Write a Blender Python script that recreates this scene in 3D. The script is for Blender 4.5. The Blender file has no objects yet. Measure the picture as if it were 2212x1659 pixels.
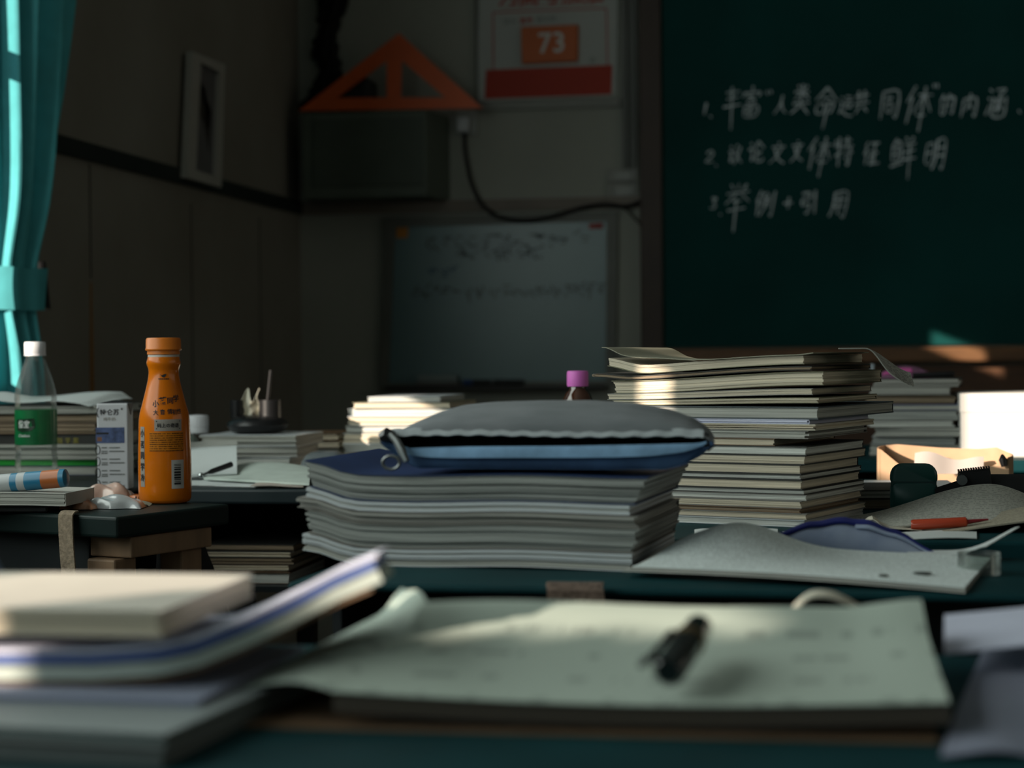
import bpy, bmesh, math, random
from mathutils import Vector, Matrix

# ------------------------------------------------------------------ camera
W_PX, H_PX, F_PX = 2212.0, 1659.0, 4175.0
CAM = Vector((0.0, 0.0, 0.954))
YAW, PITCH, ROLL = math.radians(9.17), math.atan((829.5 - 755.0) / F_PX), math.radians(0.5)
F = Vector((-math.sin(YAW) * math.cos(PITCH), math.cos(YAW) * math.cos(PITCH), -math.sin(PITCH)))
R0 = Vector((math.cos(YAW), math.sin(YAW), 0.0))
U0 = R0.cross(F)
R = R0 * math.cos(ROLL) - U0 * math.sin(ROLL)
U = U0 * math.cos(ROLL) + R0 * math.sin(ROLL)
scene = bpy.context.scene
C = scene.collection
cd = bpy.data.cameras.new('camera')
cam = bpy.data.objects.new('camera', cd)
C.objects.link(cam)
m = Matrix((R, U, -F)).transposed().to_4x4()
m.translation = CAM
cam.matrix_world = m
cd.sensor_width = 36.0
cd.lens = F_PX / W_PX * 36.0
cd.clip_start = 0.05
cd.dof.use_dof = True
cd.dof.focus_distance = 2.25
cd.dof.aperture_fstop = 5.6
scene.camera = cam
scene.view_settings.view_transform = 'Standard'
scene.view_settings.look = 'None'
scene.view_settings.exposure = 0.0
scene.view_settings.gamma = 1.0

# ------------------------------------------------------------------ light
wd = bpy.data.worlds.new('world')
scene.world = wd
wd.use_nodes = True
wd.node_tree.nodes['Background'].inputs[0].default_value = (0.55, 0.75, 0.85, 1)
wd.node_tree.nodes['Background'].inputs[1].default_value = 0.5

SUN_AZ, SUN_EL = math.radians(42), math.radians(15)
SUN = Vector((math.sin(SUN_AZ) * math.cos(SUN_EL), math.cos(SUN_AZ) * math.cos(SUN_EL), -math.sin(SUN_EL)))
sl = bpy.data.lights.new('sun', 'SUN')
sl.energy = 9.0
sl.angle = 0.008
sl.color = (1.0, 0.85, 0.70)
so = bpy.data.objects.new('sun', sl)
C.objects.link(so)
so.rotation_euler = SUN.to_track_quat('-Z', 'Y').to_euler()

XL, YF, XR, YB, ZC = -1.65, 6.0, 4.6, -4.0, 3.2          # room: left, front, right, back walls, ceiling
WIN = (-3.6, -1.25, 0.95, 2.5)                             # rear window in the left wall (y0, y1, z0, z1)
al = bpy.data.lights.new('window_daylight', 'AREA')
al.shape = 'RECTANGLE'
al.size, al.size_y = WIN[3] - WIN[2], WIN[1] - WIN[0]
al.energy = 26.0
al.color = (0.80, 1.0, 0.98)
ao = bpy.data.objects.new('window_daylight', al)
C.objects.link(ao)
ao.location = (XL - 0.12, (WIN[0] + WIN[1]) / 2, (WIN[2] + WIN[3]) / 2)
ao.rotation_euler = (0, math.radians(-90), 0)

def room_light(name, loc, ry, sx, sy, energy, col):
    l = bpy.data.lights.new(name, 'AREA'); l.shape = 'RECTANGLE'; l.size, l.size_y = sx, sy; l.energy = energy; l.color = col
    o = bpy.data.objects.new(name, l); C.objects.link(o); o.location = loc; o.rotation_euler = (0, math.radians(ry), 0); return o
room_light('left_side_fill', (XL + 0.03, 1.35, 1.75), -90, 1.3, 2.9, 40.0, (0.90, 1.0, 0.93))  # added fill lamp inside the left wall; no curtained window is built there
room_light('right_side_fill', (XR - 0.03, 1.5, 1.9), 90, 1.0, 5.0, 9.0, (1.0, 0.92, 0.78))  # added fill lamp to lift the left wall; the right wall has no window

# ------------------------------------------------------------------ helpers
def ray(px, py):
    return F + R * ((px - W_PX / 2) / F_PX) + U * ((H_PX / 2 - py) / F_PX)
def at_y(px, py, y):
    d = ray(px, py); return CAM + d * ((y - CAM.y) / d.y)
def at_z(px, py, z):
    d = ray(px, py); return CAM + d * ((z - CAM.z) / d.z)
def at_x(px, py, x):
    d = ray(px, py); return CAM + d * ((x - CAM.x) / d.x)
DZ = 0.76                                                   # desk height

def smooth(t):
    t = max(0.0, min(1.0, t)); return t * t * (3 - 2 * t)
def lerp(a, b, t): return a + (b - a) * t
def interp(tab, x):
    if x <= tab[0][0]: return tab[0][1]
    for (a, va), (b, vb) in zip(tab, tab[1:]):
        if x <= b: return va + (vb - va) * (x - a) / (b - a)
    return tab[-1][1]

MATS = {}
def nd(nt, t, **kw):
    n = nt.nodes.new(t)
    for k, v in kw.items(): setattr(n, k, v)
    return n
def mat(name, col, rough=0.6, var=0.12, scale=6.0, spec=0.4, bump=0.0, stretch=(1, 1, 1), metal=0.0, col2=None, coat=0.0, detail=4.0, trans=0.0):
    """base colour varied by noise"""
    if name in MATS: return MATS[name]
    M = bpy.data.materials.new(name); M.use_nodes = True
    nt = M.node_tree; b = nt.nodes['Principled BSDF']
    tc = nd(nt, 'ShaderNodeTexCoord'); mp = nd(nt, 'ShaderNodeMapping'); mp.inputs['Scale'].default_value = stretch
    nt.links.new(tc.outputs['Object'], mp.inputs[0])
    nz = nd(nt, 'ShaderNodeTexNoise'); nz.inputs['Scale'].default_value = scale; nz.inputs['Detail'].default_value = detail
    nt.links.new(mp.outputs[0], nz.inputs['Vector'])
    rp = nd(nt, 'ShaderNodeValToRGB')
    rp.color_ramp.elements[0].position = 0.3; rp.color_ramp.elements[1].position = 0.7
    c2 = col2 or tuple(c * (1 + var) for c in col); c1 = tuple(c * (1 - var) for c in col) if not col2 else col
    rp.color_ramp.elements[0].color = (*c1, 1); rp.color_ramp.elements[1].color = (*c2, 1)
    nt.links.new(nz.outputs[0], rp.inputs[0]); nt.links.new(rp.outputs[0], b.inputs['Base Color'])
    b.inputs['Roughness'].default_value = rough; b.inputs['Specular IOR Level'].default_value = spec
    b.inputs['Metallic'].default_value = metal; b.inputs['Coat Weight'].default_value = coat
    b.inputs['Coat Roughness'].default_value = 0.08
    b.inputs['Transmission Weight'].default_value = trans
    if bump:
        bp = nd(nt, 'ShaderNodeBump'); bp.inputs['Strength'].default_value = bump; bp.inputs['Distance'].default_value = 0.002
        nt.links.new(nz.outputs[0], bp.inputs['Height']); nt.links.new(bp.outputs[0], b.inputs['Normal'])
    MATS[name] = M; return M
def page_mat(name, col, dark=0.55, freq=900.0):
    """page edges: fine lines along the sheets; uv is in metres"""
    if name in MATS: return MATS[name]
    M = bpy.data.materials.new(name); M.use_nodes = True
    nt = M.node_tree; b = nt.nodes['Principled BSDF']
    uv = nd(nt, 'ShaderNodeUVMap'); mp = nd(nt, 'ShaderNodeMapping'); mp.inputs['Scale'].default_value = (5, freq, 1)
    nt.links.new(uv.outputs[0], mp.inputs[0])
    nz = nd(nt, 'ShaderNodeTexNoise'); nz.inputs['Scale'].default_value = 1.0; nz.inputs['Detail'].default_value = 3.0
    nt.links.new(mp.outputs[0], nz.inputs['Vector'])
    rp = nd(nt, 'ShaderNodeValToRGB')
    rp.color_ramp.elements[0].position = 0.34; rp.color_ramp.elements[1].position = 0.56
    rp.color_ramp.elements[0].color = (*[c * dark for c in col], 1); rp.color_ramp.elements[1].color = (*col, 1)
    nt.links.new(nz.outputs[0], rp.inputs[0]); nt.links.new(rp.outputs[0], b.inputs['Base Color'])
    b.inputs['Roughness'].default_value = 0.85; b.inputs['Specular IOR Level'].default_value = 0.15
    MATS[name] = M; return M
def print_mat(name, col, ink=(0.05, 0.05, 0.05), line=0.006, word=260.0, thresh=0.5, strength=0.8, fill=0.5):
    """paper with rows of small illegible print; uv in metres"""
    if name in MATS: return MATS[name]
    M = bpy.data.materials.new(name); M.use_nodes = True
    nt = M.node_tree; b = nt.nodes['Principled BSDF']
    L = nt.links.new
    uv = nd(nt, 'ShaderNodeUVMap'); sp = nd(nt, 'ShaderNodeSeparateXYZ'); L(uv.outputs[0], sp.inputs[0])
    def math_(op, a, bv=None):
        n = nd(nt, 'ShaderNodeMath', operation=op)
        for i, x in enumerate((a, bv)):
            if x is None: continue
            if isinstance(x, (int, float)): n.inputs[i].default_value = x
            else: L(x, n.inputs[i])
        return n.outputs[0]
    v = math_('DIVIDE', sp.outputs[1], line)
    row = math_('LESS_THAN', math_('FRACT', v), fill)
    cx = nd(nt, 'ShaderNodeCombineXYZ'); L(math_('MULTIPLY', sp.outputs[0], word), cx.inputs[0]); L(math_('MULTIPLY', math_('FLOOR', v), 7.3), cx.inputs[1])
    nz = nd(nt, 'ShaderNodeTexNoise'); nz.inputs['Scale'].default_value = 1.0; nz.inputs['Detail'].default_value = 2.0; L(cx.outputs[0], nz.inputs['Vector'])
    inkm = math_('MULTIPLY', math_('MULTIPLY', row, math_('GREATER_THAN', nz.outputs[0], thresh)), strength)
    mx = nd(nt, 'ShaderNodeMix', data_type='RGBA'); L(inkm, mx.inputs[0])
    mx.inputs[6].default_value = (*col, 1); mx.inputs[7].default_value = (*ink, 1)
    L(mx.outputs[2], b.inputs['Base Color'])
    b.inputs['Roughness'].default_value = 0.8; b.inputs['Specular IOR Level'].default_value = 0.2
    MATS[name] = M; return M
def clear_mat(name, tint=(0.95, 0.98, 0.97), refl=1.0, rough=0.03):
    if name in MATS: return MATS[name]
    M = bpy.data.materials.new(name); M.use_nodes = True
    nt = M.node_tree; nt.nodes.remove(nt.nodes['Principled BSDF'])
    out = nt.nodes['Material Output']
    t = nd(nt, 'ShaderNodeBsdfTransparent'); t.inputs[0].default_value = (*tint, 1)
    g = nd(nt, 'ShaderNodeBsdfGlossy'); g.inputs['Roughness'].default_value = rough; g.inputs[0].default_value = (refl, refl, refl, 1)
    nz = nd(nt, 'ShaderNodeTexNoise'); nz.inputs['Scale'].default_value = 60
    bp = nd(nt, 'ShaderNodeBump'); bp.inputs['Strength'].default_value = 0.25; bp.inputs['Distance'].default_value = 0.002
    nt.links.new(nz.outputs[0], bp.inputs['Height']); nt.links.new(bp.outputs[0], g.inputs['Normal'])
    lw = nd(nt, 'ShaderNodeLayerWeight'); lw.inputs[0].default_value = 0.25
    mx = nd(nt, 'ShaderNodeMixShader')
    ml = nd(nt, 'ShaderNodeMath', operation='MULTIPLY'); ml.inputs[1].default_value = 0.75
    nt.links.new(lw.outputs['Fresnel'], ml.inputs[0]); nt.links.new(ml.outputs[0], mx.inputs[0]); nt.links.new(t.outputs[0], mx.inputs[1]); nt.links.new(g.outputs[0], mx.inputs[2])
    df = nd(nt, 'ShaderNodeBsdfDiffuse'); df.inputs[0].default_value = (.8, .85, .85, 1)
    m2 = nd(nt, 'ShaderNodeMixShader'); m2.inputs[0].default_value = 0.03
    nt.links.new(mx.outputs[0], m2.inputs[1]); nt.links.new(df.outputs[0], m2.inputs[2]); nt.links.new(m2.outputs[0], out.inputs[0])
    MATS[name] = M; return M
def cloth_mat(name, col, transl=0.4):
    if name in MATS: return MATS[name]
    M = bpy.data.materials.new(name); M.use_nodes = True
    nt = M.node_tree; nt.nodes.remove(nt.nodes['Principled BSDF'])
    out = nt.nodes['Material Output']
    tc = nd(nt, 'ShaderNodeTexCoord')
    nz = nd(nt, 'ShaderNodeTexNoise'); nz.inputs['Scale'].default_value = 30
    nt.links.new(tc.outputs['Object'], nz.inputs['Vector'])
    rp = nd(nt, 'ShaderNodeValToRGB')
    rp.color_ramp.elements[0].color = (*[c * 0.85 for c in col], 1); rp.color_ramp.elements[1].color = (*[min(1, c * 1.15) for c in col], 1)
    nt.links.new(nz.outputs[0], rp.inputs[0])
    d = nd(nt, 'ShaderNodeBsdfDiffuse'); t = nd(nt, 'ShaderNodeBsdfTranslucent')
    nt.links.new(rp.outputs[0], d.inputs[0]); nt.links.new(rp.outputs[0], t.inputs[0])
    mx = nd(nt, 'ShaderNodeMixShader'); mx.inputs[0].default_value = transl
    nt.links.new(d.outputs[0], mx.inputs[1]); nt.links.new(t.outputs[0], mx.inputs[2]); nt.links.new(mx.outputs[0], out.inputs[0])
    MATS[name] = M; return M

class MB:
    def __init__(self): self.v, self.f, self.uv = [], [], {}
    def quad_box(self, lo, hi, M=None):
        b = len(self.v)
        for x in (lo[0], hi[0]):
            for y in (lo[1], hi[1]):
                for z in (lo[2], hi[2]):
                    p = Vector((x, y, z)); self.v.append(M @ p if M else p)
        for q in ((0, 1, 3, 2), (4, 6, 7, 5), (0, 4, 5, 1), (2, 3, 7, 6), (0, 2, 6, 4), (1, 5, 7, 3)):
            self.f.append([b + i for i in q])
        return self
    def tube(self, pts, rad, seg=10, closed=False, caps=True):
        pts = [Vector(p) for p in pts]; n = len(pts)
        rads = rad if isinstance(rad, (list, tuple)) else [rad] * n
        b = len(self.v); prev = None
        for i, p in enumerate(pts):
            t = (pts[(i + 1) % n] - pts[i - 1]) if closed else (pts[min(i + 1, n - 1)] - pts[max(i - 1, 0)])
            t.normalize()
            if prev is None:
                a = Vector((0, 0, 1)) if abs(t.z) < 0.9 else Vector((1, 0, 0)); nrm = t.cross(a).normalized()
            else:
                nrm = (prev - t * prev.dot(t)).normalized()
            prev = nrm; bn = t.cross(nrm)
            for k in range(seg):
                a = 2 * math.pi * k / seg
                self.v.append(p + (nrm * math.cos(a) + bn * math.sin(a)) * rads[i])
        for i in range(n if closed else n - 1):
            j = (i + 1) % n
            for k in range(seg):
                l = (k + 1) % seg
                self.f.append([b + i * seg + k, b + i * seg + l, b + j * seg + l, b + j * seg + k])
        if caps and not closed:
            self.f.append([b + k for k in range(seg)][::-1]); self.f.append([b + (n - 1) * seg + k for k in range(seg)])
        return self
    def lathe(self, prof, seg=32, sq=0.0):
        b = len(self.v); n = len(prof)
        for r, z in prof:
            for k in range(seg):
                a = 2 * math.pi * k / seg; rr = r
                if sq:
                    e = 2 + sq * 6; rr = r * (abs(math.cos(a)) ** e + abs(math.sin(a)) ** e) ** (-1 / e)
                self.v.append(Vector((rr * math.cos(a), rr * math.sin(a), z)))
        for i in range(n - 1):
            for k in range(seg):
                l = (k + 1) % seg
                self.f.append([b + i * seg + k, b + i * seg + l, b + (i + 1) * seg + l, b + (i + 1) * seg + k])
        self.f.append([b + k for k in range(seg)][::-1]); self.f.append([b + (n - 1) * seg + k for k in range(seg)])
        return self
    def prism(self, poly, fn):
        """poly: 2-D points; fn(u, v, t) -> point, t = 0 or 1"""
        b = len(self.v); n = len(poly)
        for t in (0, 1):
            for (u, v) in poly: self.v.append(Vector(fn(u, v, t)))
        self.f.append([b + i for i in range(n)]); self.f.append([b + n + i for i in range(n)][::-1])
        for i in range(n):
            j = (i + 1) % n; self.f.append([b + i, b + n + i, b + n + j, b + j])
        return self
    def sheet(self, fn, nu, nv, th=0.0006, uv=None):
        """fn(u, v) -> point on the upper side; real thickness below it along the surface normal"""
        b = len(self.v); P = [[Vector(fn(i / nu, j / nv)) for j in range(nv + 1)] for i in range(nu + 1)]
        def N(i, j):
            du = P[min(i + 1, nu)][j] - P[max(i - 1, 0)][j]; dv = P[i][min(j + 1, nv)] - P[i][max(j - 1, 0)]
            n = du.cross(dv); return n.normalized() if n.length > 1e-12 else Vector((0, 0, 1))
        for i in range(nu + 1):
            for j in range(nv + 1): self.v.append(P[i][j])
        for i in range(nu + 1):
            for j in range(nv + 1): self.v.append(P[i][j] - N(i, j) * th)
        S = (nu + 1) * (nv + 1); ix = lambda i, j: b + i * (nv + 1) + j
        lu = uv[0] if uv else (P[nu][0] - P[0][0]).length; lv = uv[1] if uv else (P[0][nv] - P[0][0]).length
        def add(idx, uvs): self.uv[len(self.f)] = uvs; self.f.append(idx)
        for i in range(nu):
            for j in range(nv):
                uvs = [(i / nu * lu, j / nv * lv), ((i + 1) / nu * lu, j / nv * lv), ((i + 1) / nu * lu, (j + 1) / nv * lv), (i / nu * lu, (j + 1) / nv * lv)]
                q = [ix(i, j), ix(i + 1, j), ix(i + 1, j + 1), ix(i, j + 1)]
                add(q, uvs); add([k + S for k in q[::-1]], uvs[::-1])
        for i in range(nu):
            for j in (0, nv):
                q = [ix(i, j), ix(i, j) + S, ix(i + 1, j) + S, ix(i + 1, j)]; self.f.append(q if j == 0 else q[::-1])
        for j in range(nv):
            for i in (0, nu):
                q = [ix(i, j + 1), ix(i, j + 1) + S, ix(i, j) + S, ix(i, j)]; self.f.append(q if i == 0 else q[::-1])
        return self
    def build(self, name, material, parent=None, loc=None, rotz=None, smooth_=False, bevel=0.0, seg=2, tag=None, keep=True):
        me = bpy.data.meshes.new(name)
        me.from_pydata([tuple(p) for p in self.v], [], self.f)
        if self.uv:
            ul = me.uv_layers.new(name='UVMap')
            for pi, uvs in self.uv.items():
                p = me.polygons[pi]
                for k, li in enumerate(p.loop_indices): ul.data[li].uv = uvs[k]
        else:
            me.uv_layers.new(name='UVMap')
        me.update()
        bm = bmesh.new(); bm.from_mesh(me); bmesh.ops.recalc_face_normals(bm, faces=bm.faces); bm.to_mesh(me); bm.free()
        if smooth_:
            me.shade_smooth()
            me.set_sharp_from_angle(angle=math.radians(42))
        for mm in (material if isinstance(material, (list, tuple)) else [material]): me.materials.append(mm)
        o = bpy.data.objects.new(name, me); C.objects.link(o)
        if parent: o.parent = parent
        if loc is not None: o.location = loc
        if rotz is not None: o.rotation_euler = (0, 0, rotz)
        if bevel:
            md = o.modifiers.new('bevel', 'BEVEL'); md.width = bevel; md.segments = seg; md.limit_method = 'ANGLE'
        if tag: T(o, *tag)
        return o
def T(o, label, cat, group=None, kind=None):
    o['label'] = label; o['category'] = cat
    if group: o['group'] = group
    if kind: o['kind'] = kind
    return o
def thing(name, label, cat, loc=(0, 0, 0), rotz=0.0, group=None):
    o = bpy.data.objects.new(name, None); C.objects.link(o); o.location = loc; o.rotation_euler = (0, 0, rotz)
    o.empty_display_size = 0.05
    return T(o, label, cat, group)
def struct(o): o['kind'] = 'structure'; return o

def cat_rom(P, n=6):
    out = []
    for i in range(len(P) - 1):
        p0, p1, p2, p3 = P[max(i - 1, 0)], P[i], P[i + 1], P[min(i + 2, len(P) - 1)]
        for k in range(n):
            t = k / n
            out.append(tuple(0.5 * ((2 * b) + (-a + c) * t + (2 * a - 5 * b + 4 * c - d) * t * t + (-a + 3 * b - 3 * c + d) * t ** 3) for a, b, c, d in zip(p0, p1, p2, p3)))
    return out + [tuple(P[-1])]
FONT_CACHE = {}
def glyphs(txt, shear=0.0, offset=0.0, spacing=1.0):
    """outline mesh of a string, unit size"""
    key = (txt, shear, offset, spacing)
    if key not in FONT_CACHE:
        cu = bpy.data.curves.new('lettering', 'FONT'); cu.body = txt; cu.size = 1.0; cu.shear = shear; cu.offset = offset
        cu.resolution_u = 2; cu.space_character = spacing
        ob = bpy.data.objects.new('lettering', cu); C.objects.link(ob)
        dg = bpy.context.evaluated_depsgraph_get(); dg.update()
        me = ob.evaluated_get(dg).to_mesh()
        vs = [v.co.copy() for v in me.vertices]; fs = [list(p.vertices) for p in me.polygons]
        ob.evaluated_get(dg).to_mesh_clear()
        bpy.data.objects.remove(ob); bpy.data.curves.remove(cu)
        FONT_CACHE[key] = (vs, fs)
    return FONT_CACHE[key]
def put_text(mb, txt, fn, shear=0.0, offset=0.0, spacing=1.0, center=True):
    vs, fs = glyphs(txt, shear, offset, spacing)
    if not vs: return 0
    x0, x1 = min(v.x for v in vs), max(v.x for v in vs); y0, y1 = min(v.y for v in vs), max(v.y for v in vs)
    cx, cy = ((x0 + x1) / 2, (y0 + y1) / 2) if center else (0, 0)
    b = len(mb.v)
    for v in vs: mb.v.append(Vector(fn(v.x - cx, v.y - cy)))
    for f in fs: mb.f.append([b + i for i in f])
    return x1 - x0

# ------------------------------------------------------------------ materials
M_wall = mat('plaster_wall', (0.22, 0.20, 0.165), 0.9, 0.18, 1.6, 0.1, col2=(0.30, 0.285, 0.25))
M_wallf = mat('front_plaster', (0.34, 0.35, 0.31), 0.9, 0.12, 2.0, 0.1)
M_floor = mat('floor_tiles', (0.10, 0.095, 0.085), 0.6, 0.2, 3.0)
M_ceil = mat('ceiling_paint', (0.35, 0.35, 0.33), 0.9, 0.05, 2.0)
M_dado = mat('dark_green_dado', (0.012, 0.02, 0.017), 0.6, 0.2, 8)
M_wood = mat('brown_wood', (0.075, 0.033, 0.014), 0.5, 0.3, 6, stretch=(1, 8, 8))
M_pine = mat('pale_wood', (0.24, 0.15, 0.09), 0.6, 0.2, 8, stretch=(6, 6, 1))
M_teal = mat('teal_laminate', (0.002, 0.034, 0.040), 0.6, 0.2, 12, spec=0.15)
M_dark = mat('dark_desk_metal', (0.012, 0.016, 0.018), 0.5, 0.2, 10)
M_black = mat('black_fabric', (0.008, 0.008, 0.009), 0.85, 0.25, 80)
M_blackp = mat('black_plastic', (0.010, 0.010, 0.011), 0.35, 0.1, 20)
M_white = mat('white_plastic', (0.62, 0.63, 0.66), 0.45, 0.04, 10)
M_lilac = mat('lilac_white_paper', (0.58, 0.60, 0.74), 0.75, 0.06, 20)
M_paper = mat('white_paper', (0.62, 0.66, 0.66), 0.8, 0.05, 15)
M_cream = mat('cream_paper', (0.60, 0.56, 0.46), 0.8, 0.06, 15)
M_grey = mat('grey_paper', (0.40, 0.40, 0.37), 0.8, 0.1, 15)
M_tan = mat('tan_leather', (0.52, 0.33, 0.20), 0.6, 0.12, 25, bump=0.2)
P_white = page_mat('white_page_edges', (0.66, 0.67, 0.63))
P_cream = page_mat('cream_page_edges', (0.68, 0.60, 0.47), 0.6)
P_grey = page_mat('grey_page_edges', (0.46, 0.46, 0.42), 0.55)
P_news = page_mat('newsprint_page_edges', (0.37, 0.385, 0.365), 0.5, 600)
P_news2 = page_mat('coarse_page_edges', (0.38, 0.375, 0.345), 0.55, 420)
P_brown = page_mat('brown_page_edges', (0.30, 0.23, 0.16), 0.5)
C_white = mat('pale_cover', (0.55, 0.58, 0.60), 0.5, 0.06, 10)
C_dark = mat('dark_cover', (0.035, 0.035, 0.032), 0.6, 0.2, 10)
C_navy = mat('navy_cover', (0.015, 0.035, 0.11), 0.5, 0.2, 10)
C_blue = mat('blue_cover', (0.06, 0.09, 0.30), 0.5, 0.15, 10)
C_green = mat('green_cover', (0.01, 0.32, 0.03), 0.5, 0.15, 10)
C_olive = mat('olive_cover', (0.20, 0.19, 0.12), 0.6, 0.15, 10)
C_grey = mat('grey_cover', (0.23, 0.22, 0.20), 0.6, 0.15, 10)
C_brown = mat('brown_cover', (0.15, 0.09, 0.05), 0.6, 0.2, 10)
C_red = mat('red_cover', (0.30, 0.03, 0.02), 0.5, 0.15, 10)
M_orange = mat('orange_plastic_sheet', (0.62, 0.10, 0.012), 0.45, 0.08, 8)
M_poster = mat('poster_board', (0.40, 0.42, 0.40), 0.6, 0.05, 4)
M_red = mat('poster_red', (0.35, 0.024, 0.006), 0.6, 0.08, 6)
M_ink = mat('black_ink', (0.01, 0.01, 0.012), 0.6, 0.1, 20)
M_inkgrey = mat('grey_ink', (0.10, 0.11, 0.10), 0.7, 0.1, 20)
M_chalk = mat('chalk', (0.62, 0.70, 0.74), 0.95, 0.35, 60)

# ------------------------------------------------------------------ the room
def bar(name, lo, hi, material, tag=None, parent=None, bevel=0.0):
    return MB().quad_box(lo, hi).build(name, material, parent, bevel=bevel, tag=tag)
struct(bar('floor', (XL, YB, -0.05), (XR, YF, 0), M_floor))
struct(bar('ceiling', (XL, YB, ZC), (XR, YF, ZC + 0.05), M_ceil))
struct(bar('wall_front', (XL - 0.02, YF, 0), (XR, YF + 0.05, ZC), M_wallf))
struct(bar('wall_right', (XR, YB, 0), (XR + 0.05, YF, ZC), M_wallf))
struct(bar('wall_back', (XL - 0.02, YB - 0.05, 0), (XR, YB, ZC), M_wallf))
HOLES = [WIN]  # sun_hole adds openings to the unseen left wall, cut to shape the sunlight
Y_BP = at_z(860, 1000, DZ).y                                  # bright pile
Y_FP = at_z(1965, 985, DZ).y                                  # messy far pile
Y_WB = Y_FP - .05                                             # white box
def sun_hole(p, dy0, dy1, dz0, dz1):
    """made-up wall opening out of view, placed so its sun patch lands round point p"""
    t = (p.x - XL) / SUN.x; q = p - SUN * t
    HOLES.append((q.y + dy0 - 0.02, q.y + dy1, q.z + dz0, q.z + dz1))
sun_hole(at_y(2075, 765, 5.93), -0.10, 0.13, -0.018, 0.045)       # chalk ledge
sun_hole(at_y(2150, 905, Y_WB), -0.22, 0.060, -0.13, 0.10)        # white box
sun_hole(at_y(850, 930, Y_BP), -0.14, 0.125, -0.05, 0.075)         # bright pile
sun_hole(at_y(2030, 1000, 2.78), -0.12, 0.16, -0.05, 0.09)        # tan pouch
sun_hole(at_y(1325, 835, 2.115), -0.03, 0.025, -0.03, 0.045)         # left end of the tall stack
HOLES.append((-0.425, -0.20, 1.225, 1.352))                       # lower left papers; made-up stepped openings next aim sun at the notebook
for k_ in range(5): HOLES.append((-0.53 - .042 * k_, -0.36 - .042 * k_, 1.352 + .0195 * k_, 1.352 + .0195 * (k_ + 1)))
HOLES.append((3.25, 3.43, 0.95, 1.535)); HOLES.append((3.25, 3.43, 1.58, 2.6))   # curtain window
ys = sorted({YB, YF} | {h[0] for h in HOLES} | {h[1] for h in HOLES}); zs = sorted({0, ZC} | {h[2] for h in HOLES} | {h[3] for h in HOLES})
wl = MB()
for y0, y1 in zip(ys, ys[1:]):
    run = None
    for z0, z1 in zip(zs, zs[1:]):
        yc, zc = (y0 + y1) / 2, (z0 + z1) / 2
        solid = not any(h[0] < yc < h[1] and h[2] < zc < h[3] for h in HOLES)
        if solid: run = (run[0] if run else z0, z1)
        if (not solid or z1 == zs[-1]) and run:
            wl.quad_box((XL - 0.02, y0, run[0]), (XL, y1, run[1])); run = None
struct(wl.build('wall_left', M_wall))
# dado strips
zd = at_x(500, 396, XL).z; zt = 0.040
struct(bar('trim_left', (XL, 3.95, zd - zt), (XL + 0.012, YF, zd), M_dado))
pf0 = at_y(985, 433, YF); pf1 = at_y(985, 458, YF)
M_trunk = mat('grey_trunking', (0.20, 0.17, 0.145), 0.6, 0.15, 5)
struct(bar('trim_front', (XL + 0.012, YF - 0.015, pf1.z), (at_y(1384, 440, YF).x, YF, pf0.z), M_trunk))
# pipes and trunking on the front wall
M_conduit = mat('grey_conduit', (0.13, 0.135, 0.125), 0.6, 0.1, 5)
def fw(px, py, d=0.0): return at_y(px, py, YF - d)
a, b = fw(1345, 200), fw(1357, 200)
struct(bar('trim_1', (a.x, YF - 0.02, fw(1350, 365).z), (b.x, YF, ZC), M_conduit))
a, b = fw(1362, 200), fw(1376, 200)
struct(bar('trim_2', (a.x, YF - 0.02, fw(1350, 365).z), (b.x, YF, ZC), M_conduit))
struct(bar('trim_3', (fw(1028, 100).x, YF - 0.014, fw(1030, 235).z), (fw(1034, 100).x, YF, ZC), M_conduit))
M_trunk2 = mat('pale_trunking', (0.24, 0.245, 0.225), 0.6, 0.1, 5)
struct(bar('trim_4', (fw(1038, 230).x, YF - 0.018, fw(1038, 240).z), (fw(1340, 230).x, YF, fw(1038, 222).z), M_trunk2))
# rust streak and panel seams of the left wall
M_rust = mat('rust', (0.32, 0.14, 0.02), 0.9, 0.3, 10, stretch=(1, 1, 0.2))
M_seam = mat('seam', (0.06, 0.055, 0.045), 0.9, 0.2, 6)
p0, p1 = at_x(196, 610, XL), at_x(199, 870, XL)
wlo = bpy.data.objects['wall_left']
MB().prism([(p0.y - .004, p0.z), (p0.y + .004, p0.z), (p1.y + .012, p1.z), (p1.y - .012, p1.z)], lambda u, v, t: (XL + 0.0008 * t, u, v)).build('rust_streak', M_rust, wlo)
for px, y0_, y1_ in ((193, 355, 600), (412, 440, 900), (560, 470, 900)):
    a, b = at_x(px, y0_, XL), at_x(px, y1_, XL)
    bar('seam', (XL, a.y - .004, b.z), (XL + .0008, a.y + .004, a.z), M_seam, parent=wlo)

# wooden wall panelling under the blackboard
bx0 = fw(1388, 700).x
struct(bar('trim_5', (bx0, YF - 0.03, 0.0), (XR, YF, fw(1700, 790).z), M_wood))

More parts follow.
